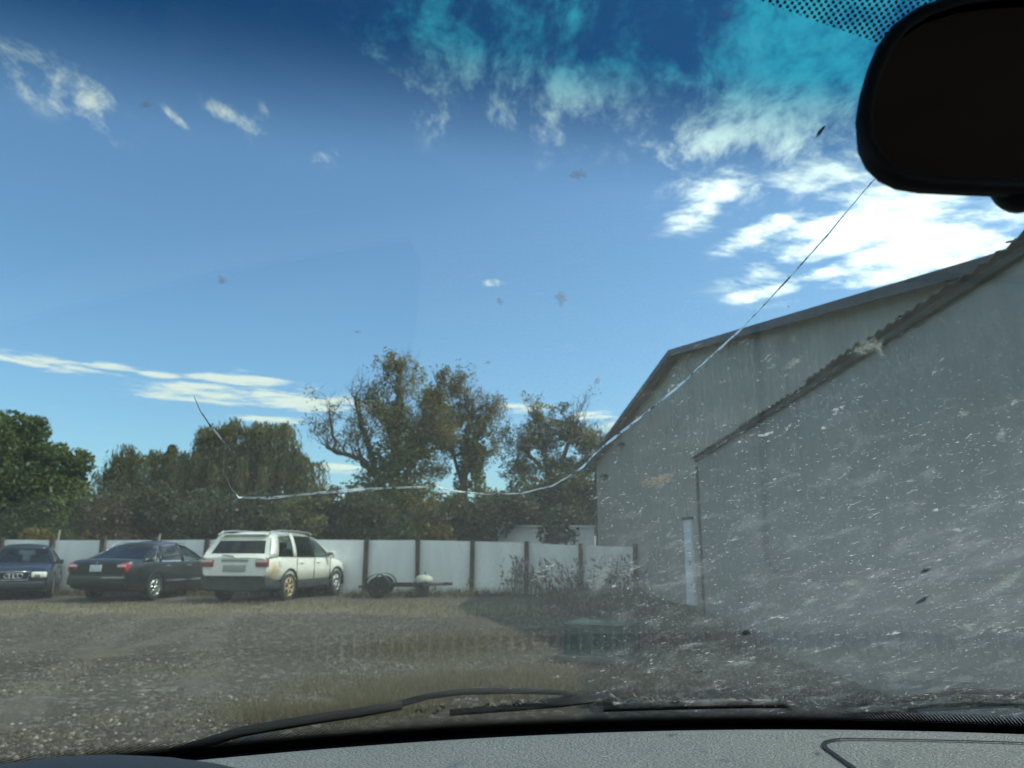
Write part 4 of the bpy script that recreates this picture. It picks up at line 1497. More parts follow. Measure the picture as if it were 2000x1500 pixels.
def glass_material(name, dusty):
    m = bpy.data.materials.new(name)
    m.use_nodes = True
    t = NT(m.node_tree)
    L = m.node_tree.links
    m.node_tree.nodes.clear()
    geo = t.n('ShaderNodeNewGeometry')
    co = t.n('ShaderNodeTexCoord').outputs['Object']
    x, y, z = t.sep(co)
    z = t.m('SUBTRACT', z, CAM.z)             # height over the lens
    x = t.m('ADD', x, OC.x)
    cs = t.m('ABSOLUTE', t.v('DOT_PRODUCT', geo.outputs['Incoming'], geo.outputs['Normal'], 1))
    fr = t.m('ADD', 0.075, t.m('MULTIPLY', 0.925, t.m('POWER', t.m('SUBTRACT', 1.0, cs, clamp=True), 5.0)), clamp=True)
    tr = t.n('ShaderNodeBsdfTransparent')
    if dusty:
        # shade band along the top edge, dyed into the laminate
        band = t.ss(z, 0.201, 0.247)
        t.put(tr.inputs[0], t.mix(band, (0.89, 0.965, 0.86), (0.018, 0.21, 0.30)))
    else:
        t.put(tr.inputs[0], (0.93, 0.985, 0.955))
    gls = t.n('ShaderNodeBsdfGlossy')
    gls.inputs['Roughness'].default_value = 0.015
    mx = t.n('ShaderNodeMixShader')
    t.put(mx.inputs[0], fr)
    L.new(tr.outputs[0], mx.inputs[1])
    L.new(gls.outputs[0], mx.inputs[2])
    last = mx.outputs[0]
    if dusty:
        vec = t.comb(x, t.m('MULTIPLY', z, 1.83), 0.0)
        wv = t.v('ADD', vec, t.v('SCALE', t.noise(vec, 40, 4, .7, out=1), 0.016))
        rot = t.map(wv, (1, 1, 1), (0, 0, R(-35)))
        stv = t.map(rot, (1, 1.75, 1))
        # where the blades never reach, more dirt: to the right and low down
        reg = t.m('MULTIPLY', t.m('MULTIPLY', t.ss(x, -0.12, 0.42), t.ss(z, 0.16, -0.02)), t.ss(z, -0.19, -0.06, 0.45, 1.0))
        reg2 = t.m('MULTIPLY', t.ss(x, 0.02, 0.16), t.ss(z, 0.17, 0.03))
        film = t.noise(stv, 5.5, 7, .65)
        grain = t.noise(vec, 420, 3, .7)
        mott = t.noise(stv, 26, 6, .7)
        w = t.m('ADD', t.ss(z, 0.24, 0.05, 0.007, 0.03), t.m('MULTIPLY', reg, t.m('ADD', 0.02, t.m('MULTIPLY', film, 0.14))))
        w = t.m('MULTIPLY', w, t.m('ADD', 0.55, t.m('MULTIPLY', grain, 0.9)))
        w = t.m('ADD', w, t.m('MULTIPLY', t.m('MULTIPLY', reg2, t.ss(mott, 0.48, 0.7)), 0.13))
        # dried flecks, in ragged streaks
        f1 = t.m('MULTIPLY', t.ss(t.noise(stv, 38, 8, .8), 0.585, 0.66), t.ss(t.noise(vec, 9, 2, .5), .42, .6))
        f2 = t.m('MULTIPLY', t.ss(t.noise(t.map(stv, (1, 1.2, 1), (0, 0, .3), (3, 1, 0)), 95, 5, .7), 0.625, 0.665), t.ss(t.noise(vec, 11, 2, .5), .4, .6))
        vo = t.n('ShaderNodeTexVoronoi'); t.put(vo.inputs['Vector'], wv); vo.inputs['Scale'].default_value = 120
        f3 = t.m('MULTIPLY', t.ss(vo.outputs['Distance'], 0.13, 0.07), t.m('GREATER_THAN', t.sep(vo.outputs['Color'])[0], 0.45))
        vo2 = t.n('ShaderNodeTexVoronoi'); t.put(vo2.inputs['Vector'], stv); vo2.inputs['Scale'].default_value = 250
        f4 = t.m('MULTIPLY', t.ss(vo2.outputs['Distance'], 0.3, 0.12), t.m('GREATER_THAN', t.sep(vo2.outputs['Color'])[1], 0.55))
        f3 = t.m('MAXIMUM', f3, t.m('MULTIPLY', f4, 0.75))
        fl = t.m('MAXIMUM', t.m('MULTIPLY', f1, 0.7), t.m('MAXIMUM', t.m('MULTIPLY', f2, 0.66), t.m('MULTIPLY', f3, 0.45)))
        regf = t.m('ADD', t.m('MULTIPLY', t.m('MULTIPLY', t.ss(x, -0.14, 0.2), t.ss(z, 0.19, 0.06)), 1.0), 0.035)
        w = t.m('ADD', w, t.m('MULTIPLY', fl, regf), clamp=True)
        tl = t.n('ShaderNodeBsdfTranslucent'); t.put(tl.inputs[0], (0.84, 0.84, 0.79))
        df = t.n('ShaderNodeBsdfDiffuse'); t.put(df.inputs[0], (0.62, 0.6, 0.54))
        dm = t.n('ShaderNodeMixShader'); dm.inputs[0].default_value = 0.35
        L.new(tl.outputs[0], dm.inputs[1]); L.new(df.outputs[0], dm.inputs[2])
        m2 = t.n('ShaderNodeMixShader'); t.put(m2.inputs[0], w)
        L.new(last, m2.inputs[1]); L.new(dm.outputs[0], m2.inputs[2])
        last = m2.outputs[0]
    o = t.n('ShaderNodeOutputMaterial')
    L.new(last, o.inputs[0])
    return m


G_IN = glass_material('windshield inner face', False)
G_OUT = glass_material('windshield outer face with dust', True)
Va, Fa = glass_sheet(-0.275, 0.335, None, None, 0.0, flip=False)
Vb, Fb = glass_sheet(-0.275, 0.335, None, None, 0.005, flip=False)
V, F = join_vf([(Va, Fa), (Vb, Fb)])
ws = mesh_obj('windshield', [Vector(v) - OC for v in V], F, G_IN, own, True, mats=[G_IN, G_OUT], fmat=[0] * len(Fa) + [1] * len(Fb))


def print_mat(name, kind):
    """ceramic frit: solid black, or black with a fading screen"""
    m = bpy.data.materials.new(name)
    m.use_nodes = True
    t = NT(m.node_tree)
    L = m.node_tree.links
    m.node_tree.nodes.clear()
    co = t.n('ShaderNodeTexCoord').outputs['Object']
    x, y, z = t.sep(co)
    z = t.m('SUBTRACT', z, CAM.z)
    s_ = t.m('MULTIPLY', z, 1.83)
    d = t.n('ShaderNodeBsdfPrincipled'); d.inputs['Base Color'].default_value = (0.004, 0.004, 0.005, 1); d.inputs['Roughness'].default_value = .4
    d.inputs['Specular IOR Level'].default_value = .2
    tr = t.n('ShaderNodeBsdfTransparent')
    if kind == 'hatch':
        ph = t.m('SINE', t.m('MULTIPLY', t.m('ADD', x, t.m('MULTIPLY', s_, 0.75)), 2 * math.pi / 0.0042))
        thr = t.ss(z, -0.2125, -0.1965, -1.0, 1.05)
        f = t.m('GREATER_THAN', ph, thr)
    else:
        a = t.m('SINE', t.m('MULTIPLY', x, 2 * math.pi / 0.0037))
        b = t.m('SINE', t.m('MULTIPLY', s_, 2 * math.pi / 0.0037))
        f = t.m('GREATER_THAN', t.m('MULTIPLY', a, b), 0.16)
    mx = t.n('ShaderNodeMixShader')
    t.put(mx.inputs[0], f)
    L.new(tr.outputs[0], mx.inputs[1]); L.new(d.outputs[0], mx.inputs[2])
    o = t.n('ShaderNodeOutputMaterial'); L.new(mx.outputs[0], o.inputs[0])
    return m


def dot_sheet():
    V, F = [], []
    for j in range(5):
        for i in range(31):
            X = 0.08 + 0.44 * i / 30
            zl = 0.2665 - 0.19 * min(1, (X - .08) / .16) * .11 - .02 * max(0, 1 - abs(X - .3) / .1)
            V.append(gl_pt(X, zl + (0.334 - zl) * j / 4, -0.0012))
    for j in range(4):
        for i in range(30):
            F.append((j * 31 + i, j * 31 + i + 1, (j + 1) * 31 + i + 1, (j + 1) * 31 + i))
    return V, F


FRIT = principled('frit black', (0.003, 0.003, 0.004), .45, spec=.2)
ow('frit_band', *glass_sheet(-0.275, -0.2126, None, None, -0.0012, 40, 4), FRIT, ws)
ow('frit_fade', *glass_sheet(-0.2125, -0.1965, None, None, -0.0012, 40, 2), print_mat('frit hatching', 'hatch'), ws)
ow('frit_dots', *dot_sheet(), print_mat('frit dots', 'dots'), ws)

# ---- the long crack: a thin open wedge whose faces throw back the sky
CR = bpy.data.materials.new('crack face')
CR.use_nodes = True
ct = NT(CR.node_tree)
cb_ = CR.node_tree.nodes['Principled BSDF']
cb_.inputs['Metallic'].default_value = 1.0
cb_.inputs['Roughness'].default_value = 0.3
cn = ct.noise(ct.n('ShaderNodeTexCoord').outputs['Object'], 90, 5, .75)
ct.put(cb_.inputs['Base Color'], ct.mix(ct.ss(cn, .38, .56), (0.1, 0.12, 0.13), (0.86, 0.9, 0.92)))


def crack(pts, wpx, parent, tiltf):
    V, F = [], []
    # resample with gentle smoothing
    P2 = []
    for i in range(len(pts) - 1):
        a, b = pts[i], pts[i + 1]
        k = max(2, int(math.dist(a, b) / 9))
        for j in range(k):
            f = j / k
            P2.append((a[0] + (b[0] - a[0]) * f + random.gauss(0, .15), a[1] + (b[1] - a[1]) * f + random.gauss(0, .15), i + f))
    P2.append((*pts[-1], len(pts) - 1))
    N = len(P2)
    for i, (px, py, g_) in enumerate(P2):
        j, k = max(0, i - 1), min(N - 1, i + 1)
        tx, ty = P2[k][0] - P2[j][0], P2[k][1] - P2[j][1]
        l = math.hypot(tx, ty) or 1
        nx_, ny_ = -ty / l, tx / l
        w = np.interp(g_, range(len(wpx)), wpx) / 2
        th = 0.0022 * min(1.0, w / 3.4) * max(.25, 0.85 + 0.55 * mnoise.noise(Vector((i * .11, 2.2, 0))) + .3 * mnoise.noise(Vector((i * .5, 7.2, 0))))
        a = gl_px(px, py, 0.0054)
        b = gl_px(px + nx_ * .9, py + ny_ * .9, 0.0054 - th)
        V += [a, b]
    for i in range(N - 1):
        F += [(2 * i, 2 * i + 1, 2 * i + 3, 2 * i + 2)]
    return ow('crack', V, F, CR, parent, True)


crack([(378, 785), (390, 812), (408, 838), (425, 858), (440, 876), (437, 895), (436, 912), (440, 935), (450, 962), (466, 981), (520, 981), (580, 976), (640, 969), (700, 964), (780, 961), (853, 958), (880, 966), (920, 971), (970, 974), (1020, 972), (1045, 966), (1080, 957), (1110, 940), (1140, 920), (1160, 898), (1190, 872), (1220, 848), (1260, 818), (1340, 752), (1400, 697), (1450, 652), (1500, 600), (1560, 535), (1620, 468), (1660, 420), (1690, 385), (1714, 358)],
      [1, 4, 6, 6, 4, 3, 3, 3, 4, 5, 7, 6, 7, 7, 7, 5, 5, 6, 6, 6, 5, 6, 5, 6, 5, 6, 7, 6, 5, 5, 5, 5, 5, 5, 5, 4, 4], ws, 0)
crack([(440, 876), (446, 882), (449, 890)], [4, 3, 1], ws, 0)
crack([(466, 981), (461, 987), (452, 990)], [4, 3, 1], ws, 0)


# ---- bird dropping, chips and dead insects stuck on the outside
def splat(name, px, py, rx, ry, ang, mat, off=0.0066, n=26, rag=.35, seed=0):
    V = [gl_px(px, py, off)]
    ca, sa = math.cos(R(ang)), math.sin(R(ang))
    for k in range(n):
        t = 2 * math.pi * k / n
        r = 1.25 * (1 + rag * (mnoise.noise(Vector((math.cos(t) * 1.3 + seed, math.sin(t) * 1.3, seed * 3.1))) * 1.3 + random.uniform(-.06, .06)))
        a, b = rx * r * math.cos(t), ry * r * math.sin(t)
        V.append(gl_px(px + a * ca - b * sa, py - (a * sa + b * ca), off - .0008))
    F = [(0, 1 + k, 1 + (k + 1) % n) for k in range(n)]
    o = ow(name, V, F, mat, ws, False)
    at = o.data.attributes.new('core', 'FLOAT', 'POINT')
    at.data.foreach_set('value', np.array([1.0] + [0.0] * n, dtype=np.float32))
    return o


def splat_mat(name, c1, c2, scale, alpha=.85, tr=.4, soft=.6):
    m = bpy.data.materials.new(name)
    m.use_nodes = True
    t = NT(m.node_tree); L = m.node_tree.links
    m.node_tree.nodes.clear()
    co = t.n('ShaderNodeTexCoord').outputs['Object']
    nz = t.noise(co, scale, 5, .7)
    c = t.mix(t.ss(nz, .5, .62), c1, c2)
    d = t.n('ShaderNodeBsdfDiffuse'); t.put(d.inputs[0], c)
    tl = t.n('ShaderNodeBsdfTranslucent'); t.put(tl.inputs[0], c)
    x = t.n('ShaderNodeMixShader'); x.inputs[0].default_value = tr
    L.new(d.outputs[0], x.inputs[1]); L.new(tl.outputs[0], x.inputs[2])
    p = t.n('ShaderNodeBsdfTransparent')
    core = t.n('ShaderNodeAttribute', attribute_name='core').outputs['Fac']
    al = t.m('MULTIPLY', t.ss(t.m('ADD', t.m('MULTIPLY', core, soft), t.noise(co, scale * .6, 5, .75)), .45, .85), t.m('MULTIPLY', t.ss(core, 0.0, 0.55), alpha))
    y = t.n('ShaderNodeMixShader'); t.put(y.inputs[0], al)
    L.new(p.outputs[0], y.inputs[1]); L.new(x.outputs[0], y.inputs[2])
    o = t.n('ShaderNodeOutputMaterial'); L.new(y.outputs[0], o.inputs[0])
    return m


DROP = splat_mat('dried dropping', (.55, .47, .42), (.22, .12, .08), 420, .8, .4, .55)
PALE = splat_mat('pale dried smear', (.6, .6, .55), (.45, .45, .4), 600, .62, .5, .3)
BUG = splat_mat('insect smear', (.34, .26, .2), (.2, .16, .13), 700, .45, .6, .4)
CHIP = splat_mat('dark chip', (.02, .02, .018), (.01, .01, .01), 300, .95, .2, 1.2)
splat('bird_dropping', 1290, 951, 36, 15, 20, DROP, seed=1.3, n=40, rag=.5)
for i, (px, py, rx, ry, an) in enumerate([(1700, 690, 34, 13, 20), (1660, 1150, 20, 9, 15), (1970, 1150, 45, 13, 30), (1445, 1306, 26, 7, 10), (1170, 1150, 26, 16, 40), (1895, 1235, 22, 8, 15), (1585, 1185, 22, 7, 20), (1555, 720, 24, 8, 20), (1885, 820, 10, 8, 30), (1720, 690, 14, 16, 60), (1960, 860, 14, 12, 60), (1180, 1128, 30, 14, 20), (1350, 1270, 26, 6, 10)]):
    splat('dirt_smear', px, py, rx, ry, an, PALE, seed=i * 2.7, rag=.55)
for i, (px, py, rx, ry, an) in enumerate([(281, 215, 7, 13, 100), (1134, 352, 18, 10, 5), (432, 560, 10, 11, 40), (1099, 594, 14, 15, 30), (1170, 755, 8, 9, 60), (978, 600, 7, 7, 0), (1545, 610, 3, 3, 0), (698, 660, 8, 4, 10), (955, 720, 6, 4, 0)]):
    splat('insect_mark', px, py, rx, ry, an, BUG, seed=i * 1.9 + 40, rag=.5)
for i, (px, py, rx, ry, an) in enumerate([(1611, 265, 4, 16, -38), (1811, 1124, 11, 3.5, 25), (1806, 1181, 14, 4, 28), (1460, 1245, 8, 6, 5), (1370, 1320, 12, 2, 4), (1322, 1380, 12, 2.5, 2)]):
    splat('glass_chip', px, py, rx, ry, an, CHIP, seed=i * 1.1 + 80, rag=.4)

# ---- dashboard
dm_ = bpy.data.materials.new('grained dash skin')
dm_.use_nodes = True
t = NT(dm_.node_tree)
b = dm_.node_tree.nodes['Principled BSDF']
co = t.n('ShaderNodeTexCoord').outputs['Object']
wv = t.v('ADD', co, t.v('SCALE', t.noise(co, 130, 2, .5, out=1), .006))
vv = t.n('ShaderNodeTexVoronoi', feature='DISTANCE_TO_EDGE'); t.put(vv.inputs['Vector'], t.map(wv, (1, 1.7, 1))); vv.inputs['Scale'].default_value = 165
hgt = t.m('ADD', t.ss(vv.outputs['Distance'], 0, .22), t.m('MULTIPLY', t.noise(co, 600, 2, .6), .35))
t.put(b.inputs['Base Color'], t.mix(t.noise(co, 9, 5, .6), (0.165, 0.16, 0.15), (0.21, 0.203, 0.19)))
b.inputs['Roughness'].default_value = .44
b.inputs['Specular IOR Level'].default_value = .7
bn = t.n('ShaderNodeBump'); bn.inputs['Strength'].default_value = .65; bn.inputs['Distance'].default_value = .0018
t.put(bn.inputs['Height'], hgt)
dm_.node_tree.links.new(bn.outputs[0], b.inputs['Normal'])
DASH = dm_
prof = [(.36, -.62), (.38, -.30), (.40, -.25), (.44, -.225), (.52, -.212), (.62, -.204), (.72, -.199), (.80, -.196), (.86, -.194), (.885, -.1925), (.900, -.1925), (.909, -.1955), (.914, -.2035), (.9165, -.214), (.9405, -.2165)]


def dpt(X, y, z, up=0.0):
    k = min(1, max(0, (y - .40) / .35))
    return Vector((X, y + bow(X) * k, CAM.z + z + up))


def dz_at(y):
    return float(np.interp(y, [q[0] for q in prof], [q[1] for q in prof]))


V, F = [], []
nxd = 60
for (y, z) in prof:
    for i in range(nxd + 1):
        X = -.52 + 1.66 * i / nxd
        V.append(dpt(X, y, z))
for j in range(len(prof) - 1):
    for i in range(nxd):
        F.append((j * (nxd + 1) + i, j * (nxd + 1) + i + 1, (j + 1) * (nxd + 1) + i + 1, (j + 1) * (nxd + 1) + i))
dash = ow('dashboard', V, F, DASH)
# front trough up to the glass
V, F = [], []
tro = [(.9405, -.2166), (.942, -.232), (.971, -.232), (.973, -.2175), (1.0, -.2215), (1.075, -.262)]
for (y, z) in tro:
    for i in range(nxd + 1):
        V.append(dpt(-.52 + 1.66 * i / nxd, y, z))
for j in range(len(tro) - 1):
    for i in range(nxd):
        F.append((j * (nxd + 1) + i, j * (nxd + 1) + i + 1, (j + 1) * (nxd + 1) + i + 1, (j + 1) * (nxd + 1) + i))
fm = [0 if j >= 2 else 1 for j in range(len(tro) - 1) for i in range(nxd)]
vent = mesh_obj('defroster_vent', [v - OC for v in V], F, DASH, dash, True, mats=[DASH, BLACK], fmat=fm)
FIN = principled('pale vent fin', (.2, .2, .2), .4)
fv, ff = box((0, 0, 0), (.0012, .029, .012))
fme = bpy.data.meshes.new('fin'); fme.from_pydata(fv, [], ff); fme.materials.append(FIN)
for k in range(92):
    X = -.22 + k * .0138
    q = dpt(X, .9565, -.2235) - OC
    fo = bpy.data.objects.new('fin', fme); C.objects.link(fo); fo.parent = vent; fo.location = q
    fo.rotation_euler = (0, 0, -math.atan(.71 * (X - .3)))
# airbag cover, a slightly raised lid with a dark seam round it
xa, xb, ya, yb, rc = .316, .86, .50, .858, .035


def rrect(inset=0.0, n=8):
    pts = []
    for (cx, cy, a0) in ((xb - rc, yb - rc, 0), (xa + rc, yb - rc, 90), (xa + rc, ya + rc, 180), (xb - rc, ya + rc, 270)):
        for k in range(n + 1):
            a = R(a0 + 90 * k / n)
            pts.append((cx + (rc - inset) * math.cos(a), cy + (rc - inset) * math.sin(a)))
    return pts


def densify(pts, m=10):
    o = []
    for i in range(len(pts)):
        a, b_ = pts[i], pts[(i + 1) % len(pts)]
        k = max(1, int(math.dist(a, b_) / .03))
        for j in range(k):
            o.append((a[0] + (b_[0] - a[0]) * j / k, a[1] + (b_[1] - a[1]) * j / k))
    return o


ring_o = densify(rrect(-.0028)); ring_i = densify(rrect(.0022))
n_ = min(len(ring_o), len(ring_i))
seam = [dpt(x, y, dz_at(y), .0019) for x, y in ring_o[:n_]] + [dpt(x, y, dz_at(y), .0019) for x, y in ring_i[:n_]]
cover_pts = densify(rrect(.0016))
# grid lid clipped to the rounded outline
V, F = [], []
m1, m2_ = 36, 24
for j in range(m2_ + 1):
    y = ya + .0016 + (yb - ya - .0032) * j / m2_
    # half chord near the rounded corners
    dyc = max(0, (ya + rc) - y, y - (yb - rc))
    cut = rc - math.sqrt(max(0, (rc - .0016) ** 2 - dyc ** 2)) if dyc > 0 else .0016
    for i in range(m1 + 1):
        x = xa + cut + (xb - xa - 2 * cut) * i / m1
        edge = min(i, m1 - i, j, m2_ - j)
        V.append(dpt(x, y, dz_at(y), .0004 if edge == 0 else .0016))
for j in range(m2_):
    for i in range(m1):
        F.append((j * (m1 + 1) + i, j * (m1 + 1) + i + 1, (j + 1) * (m1 + 1) + i + 1, (j + 1) * (m1 + 1) + i))
lid = ow('airbag_cover', V, F, DASH, dash)
ow('seam', seam, [(k, (k + 1) % n_, n_ + (k + 1) % n_, n_ + k) for k in range(n_)], FRIT, lid, False)

# ---- instrument hood over the dials
HOOD = principled('dark blue grey hood', (0.010, 0.012, 0.016), .6, var=.15, vscale=5)
V, F = [], []
hx0 = gl_px(230, 1475).x
for j in range(9):
    f = j / 8
    y = .42 + .16 * f
    for i in range(21):
        u = -1 + i / 10
        X = -.255 + u * .30
        zc = -.1185 - .028 * (1 - f) * 0 - .03 * f ** 3
        z = zc - .12 * u * u - .10 * abs(u) ** 6
        V.append(Vector((X, y, CAM.z + z - (.02 if j == 0 else 0))))
for j in range(8):
    for i in range(20):
        F.append((j * 21 + i, j * 21 + i + 1, (j + 1) * 21 + i + 1, (j + 1) * 21 + i))
ih = ow('instrument_hood', V, F, HOOD)
sol = ih.modifiers.new('t', 'SOLIDIFY'); sol.thickness = .012; sol.offset = -1

# ---- rear view mirror
MY = .30
outl = [(1990, 386), (1900, 383), (1800, 378), (1752, 370), (1716, 352), (1690, 325), (1674, 290), (1670, 240), (1678, 190), (1692, 140), (1712, 92), (1742, 50), (1785, 18), (1850, -6), (1930, -18), (2000, -22)]
mp = [P(px, py, MY) for px, py in outl]
mcx = mp[7].x + .125
half = [(q.x, q.z) for q in mp if q.x < mcx]
fullo = half + [(2 * mcx - x, z) for x, z in half[::-1]]
mcz = sum(q[1] for q in fullo) / len(fullo)


def inner(f, g_):
    return [(mcx + (x - mcx) * f, mcz + (z - mcz) * g_) for x, z in fullo]


rings = [(1.0, 1.0, .0), (.972, .925, .007), (.90, .78, .018), (.72, .55, .027), (.3, .2, .031)]
N = len(fullo)
V, F = [], []
for (f, g_, dy) in [(.955, .86, -.004), (.985, .95, -.006)] + rings:
    V += [Vector((x, MY + dy, z)) for x, z in inner(f, g_)]
nr_ = len(rings) + 2
for j in range(nr_ - 1):
    for k in range(N):
        F.append((j * N + k, j * N + (k + 1) % N, (j + 1) * N + (k + 1) % N, (j + 1) * N + k))
F.append(tuple((nr_ - 1) * N + k for k in range(N)))
MH = principled('mirror housing', (.007, .007, .008), .55, var=.2, spec=.3)
mir = ow('rear_view_mirror', V, F, MH)
rmm = Matrix.Rotation(R(-14), 4, 'Z')
MG = principled('mirror glass', (.5, .48, .46), .02, 1.0)
ow('mirror_glass', [Vector((x, MY - .001, z)) for x, z in inner(.955, .86)], [tuple(range(N))], MG, mir, False)
q0 = Vector((mcx, MY + .028, mcz + .0)); q1 = gl_pt(mcx, .285, -.002)
ow('mirror_stalk', *tube([q0, q0.lerp(q1, .5) + Vector((0, 0, .01)), q1], [.012, .011, .02], 10), MH, mir)
le = P(2005, 372, MY)
ow('dip_lever', *[[Vector(v) for v in lathe([(0.0, -.005), (.011, -.004), (.012, 0), (.011, .004), (0.0, .005)], 20)[0]], lathe([(0.0, -.005), (.011, -.004), (.012, 0), (.011, .004), (0.0, .005)], 20)[1]], MH, mir).location = Vector((le.x, MY + .004, le.z + .004))

# ---- wipers outside
WB = principled('wiper black', (.010, .010, .011), .8, var=.3, vscale=30, spec=.2)
WS = principled('wiper spine', (.07, .072, .074), .5, var=.4, vscale=40)


def wpath(l, off):
    return [gl_px(px, py + off * 1250, off) for px, py in l]


w1 = empty('wiper', (0, 0, 0), parent=own)
ow('arm_head', *tube(wpath([(330, 1478), (470, 1434), (620, 1408), (700, 1396), (786, 1381)], .010), [.0055, .0058, .0058, .0056, .0052], 8), WB, w1)
ow('arm_rod', *tube(wpath([(780, 1382), (840, 1366), (905, 1357), (1000, 1355), (1090, 1357), (1140, 1364)], .017), [.004, .0038, .0038, .0036, .0034, .003], 8), WB, w1)
ow('blade', *tube(wpath([(880, 1396), (1000, 1385), (1100, 1374), (1160, 1367), (1205, 1367)], .011), [.004, .005, .0065, .006, .003], 8), WB, w1)
ow('blade_tip', *tube(wpath([(1193, 1362), (1218, 1376)], .011), [.0035, .002], 6), WS, w1)
w2 = empty('wiper', (0, 0, 0), parent=own)
ow('blade', *tube(wpath([(1180, 1382), (1300, 1377), (1420, 1374), (1540, 1373)], .010), [.0035, .004, .004, .0032], 8), WS, w2)
ow('blade_tip', *tube(wpath([(1528, 1370), (1548, 1377), (1562, 1384)], .010), [.0035, .0035, .0015], 6), WS, w2)
ow('blade_rubber', *tube(wpath([(1180, 1388), (1300, 1384), (1420, 1381), (1540, 1380)], .007), .003, 6), WB, w2)
w3 = empty('wiper', (0, 0, 0), parent=own)
ow('arm_rod', *tube(wpath([(1640, 1387), (1720, 1380), (1800, 1368), (1880, 1354), (1950, 1357), (2050, 1366)], .018), [.0025, .0032, .0036, .004, .004, .005], 8), WB, w3)
ow('blade', *tube(wpath([(1660, 1389), (1780, 1384), (1880, 1379), (2000, 1374), (2120, 1373)], .010), [.003, .0034, .0038, .004, .004], 8), WS, w3)
# cowl panel and hood outside
COWL = principled('cowl plastic', (.014, .014, .015), .9, var=.4, vscale=12)
V, F = [], []
cpf = [(-.012, -.205, .004), (.03, -.2015, .0), (.075, -.206, .0), (.14, -.236, .0), (.22, -.30, 0)]
for (dy, z, _) in cpf:
    for i in range(41):
        X = .3 - .9 + 1.8 * i / 40
        yb_ = 1.05 + bow(X) - (z - ZB) / TR * (1 if dy < 0 else 0)
        V.append(Vector((X, (1.05 + bow(X)) + .022 + dy, CAM.z + z - .026)))
for j in range(len(cpf) - 1):
    for i in range(40):
        F.append((j * 41 + i, j * 41 + i + 1, (j + 1) * 41 + i + 1, (j + 1) * 41 + i))
ow('cowl', V, F, COWL)
OWNP = paint('own car paint', (.05, .055, .065), .3, .8)
V, F = [], []
for j in range(9):
    f = j / 8
    for i in range(21):
        u = -1 + i / 10
        V.append(Vector((.3 + u * .82, 1.27 + 1.05 * f + bow(.3 + u * .8) * (1 - f * .3) - .1 * f * u * u, CAM.z - .315 - .30 * f - .10 * f ** 3 - .06 * u ** 4)))
for j in range(8):
    for i in range(20):
        F.append((j * 21 + i, j * 21 + i + 1, (j + 1) * 21 + i + 1, (j + 1) * 21 + i))
ow('hood', V, F, OWNP)
# leaf litter caught along the foot of the glass
V, n = [], 0
for i in range(520):
    px = random.choice((random.gauss(1090, 110), random.gauss(1260, 90), random.uniform(820, 1560), random.gauss(1960, 50), random.uniform(1650, 2020)))
    py = np.interp(px, [600, 800, 1000, 1250, 1500, 1750, 2000], [1434, 1412, 1396, 1388, 1385, 1384, 1388]) + random.gauss(-3, 3.2)
    c = gl_px(px, py, .009 + random.random() * .006)
    a = Vector((random.gauss(0, 1), random.gauss(0, .6), random.gauss(0, .3))).normalized() * random.uniform(.002, .006)
    b_ = Vector((random.gauss(0, .6), random.gauss(0, 1), random.gauss(0, 1))).normalized() * random.uniform(.001, .0032)
    V += [c - a, c + b_, c + a, c - b_]; n += 1
LIT = tone_mat('leaf litter', (.06, .05, .038), (.18, .155, .12), (.34, .31, .26))
lit = quick_mesh('leaf_litter', np.array([tuple(Vector(q) - OC) for q in V]), n, LIT, own, rng.random(n))
lit['kind'] = 'stuff'

# ---- cabin shell
LINER = principled('headliner cloth', (.15, .13, .115), .95, var=.15)
TRIMI = principled('door trim', (.03, .03, .032), .7, var=.2)


def slab(name, lo, hi, mat, bev=.01, parent=None):
    lo, hi = Vector(lo), Vector(hi)
    return rbox(name, (lo + hi) / 2 - OC, hi - lo, mat, parent or own, bev)


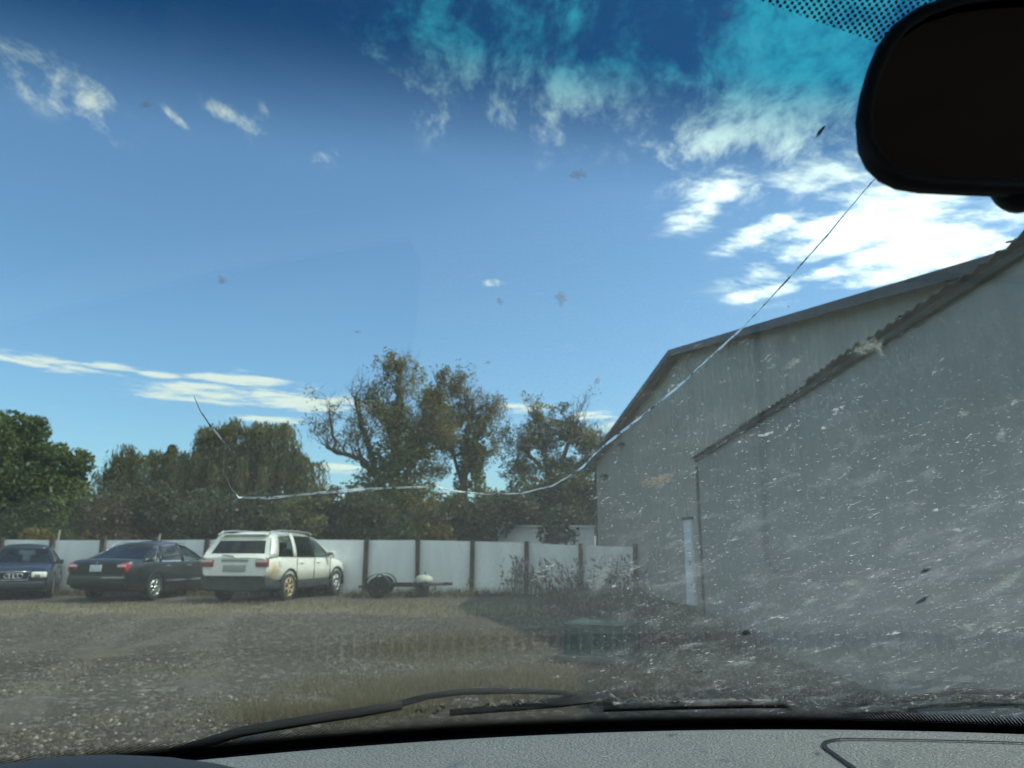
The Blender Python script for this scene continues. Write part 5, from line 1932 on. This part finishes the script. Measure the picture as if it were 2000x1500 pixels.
zr = CAM.z + .335
slab('roof_panel', (-.27, -2.5, zr + .02), (.87, .235, zr + .05), OWNP)
slab('headliner', (-.26, -2.48, zr - .005), (.86, .215, zr + .017), LINER)
for s in (-1, 1):
    pts = [gl_pt(.3 + s * (ghw(z) + .02), z, .0) for z in (-.30, -.1, .1, .25, .345)]
    ow('pillar', *tube(pts, .038, 8), TRIMI)
    x0 = .3 + s * .92
    slab('door', (min(x0, x0 + s * .09), -1.9, .32), (max(x0, x0 + s * .09), .72, CAM.z - .30), TRIMI, .03)
    slab('fender', (min(x0, x0 + s * .05), .74, .35), (max(x0, x0 + s * .05), 2.2, CAM.z - .44), OWNP, .03)
    V, F = tube([(.3 + s * .9, -.75, CAM.z - .32), (.3 + s * .57, -.75, zr + .01)], .04, 8)
    ow('pillar', V, F, TRIMI)
    V, F = tube([(.3 + s * .9, -2.4, CAM.z - .32), (.3 + s * .57, -2.3, zr + .01)], .06, 8)
    ow('pillar', V, F, TRIMI)
    slab('rear_quarter', (min(x0, x0 + s * .06), -2.9, .35), (max(x0, x0 + s * .06), -1.92, CAM.z - .3), OWNP, .03)
    for y in (1.55, -2.3):
        e = wheel(own, 0, 0, .33, .21, s, 5, ALLOY)
        e.location = Vector((.3 + s * .82, y, .33)) - OC
        e.rotation_euler = (0, 0, math.pi / 2)
    st_ = slab('seat', (.3 + s * .4 - .26, -.62, .45), (.3 + s * .4 + .26, -.42, 1.22), SEAT, .07)
    slab('head_rest', (.3 + s * .4 - .14, -.6, 1.24), (.3 + s * .4 + .14, -.48, 1.42), SEAT, .05, st_)
slab('tailgate', (-.55, -2.95, .35), (1.15, -2.88, CAM.z - .28), OWNP, .03)
slab('floor_pan', (-.6, -2.88, .28), (1.2, 1.0, .34), TRIMI, .01)
slab('firewall', (-.6, .96, .36), (1.2, 1.0, 1.0), TRIMI, .01)
slab('front_bumper', (-.5, 2.2, .3), (1.1, 2.34, .62), OWNP, .04)
slab('rear_bench', (-.4, -1.9, .45), (1.0, -1.7, 1.15), SEAT, .07)
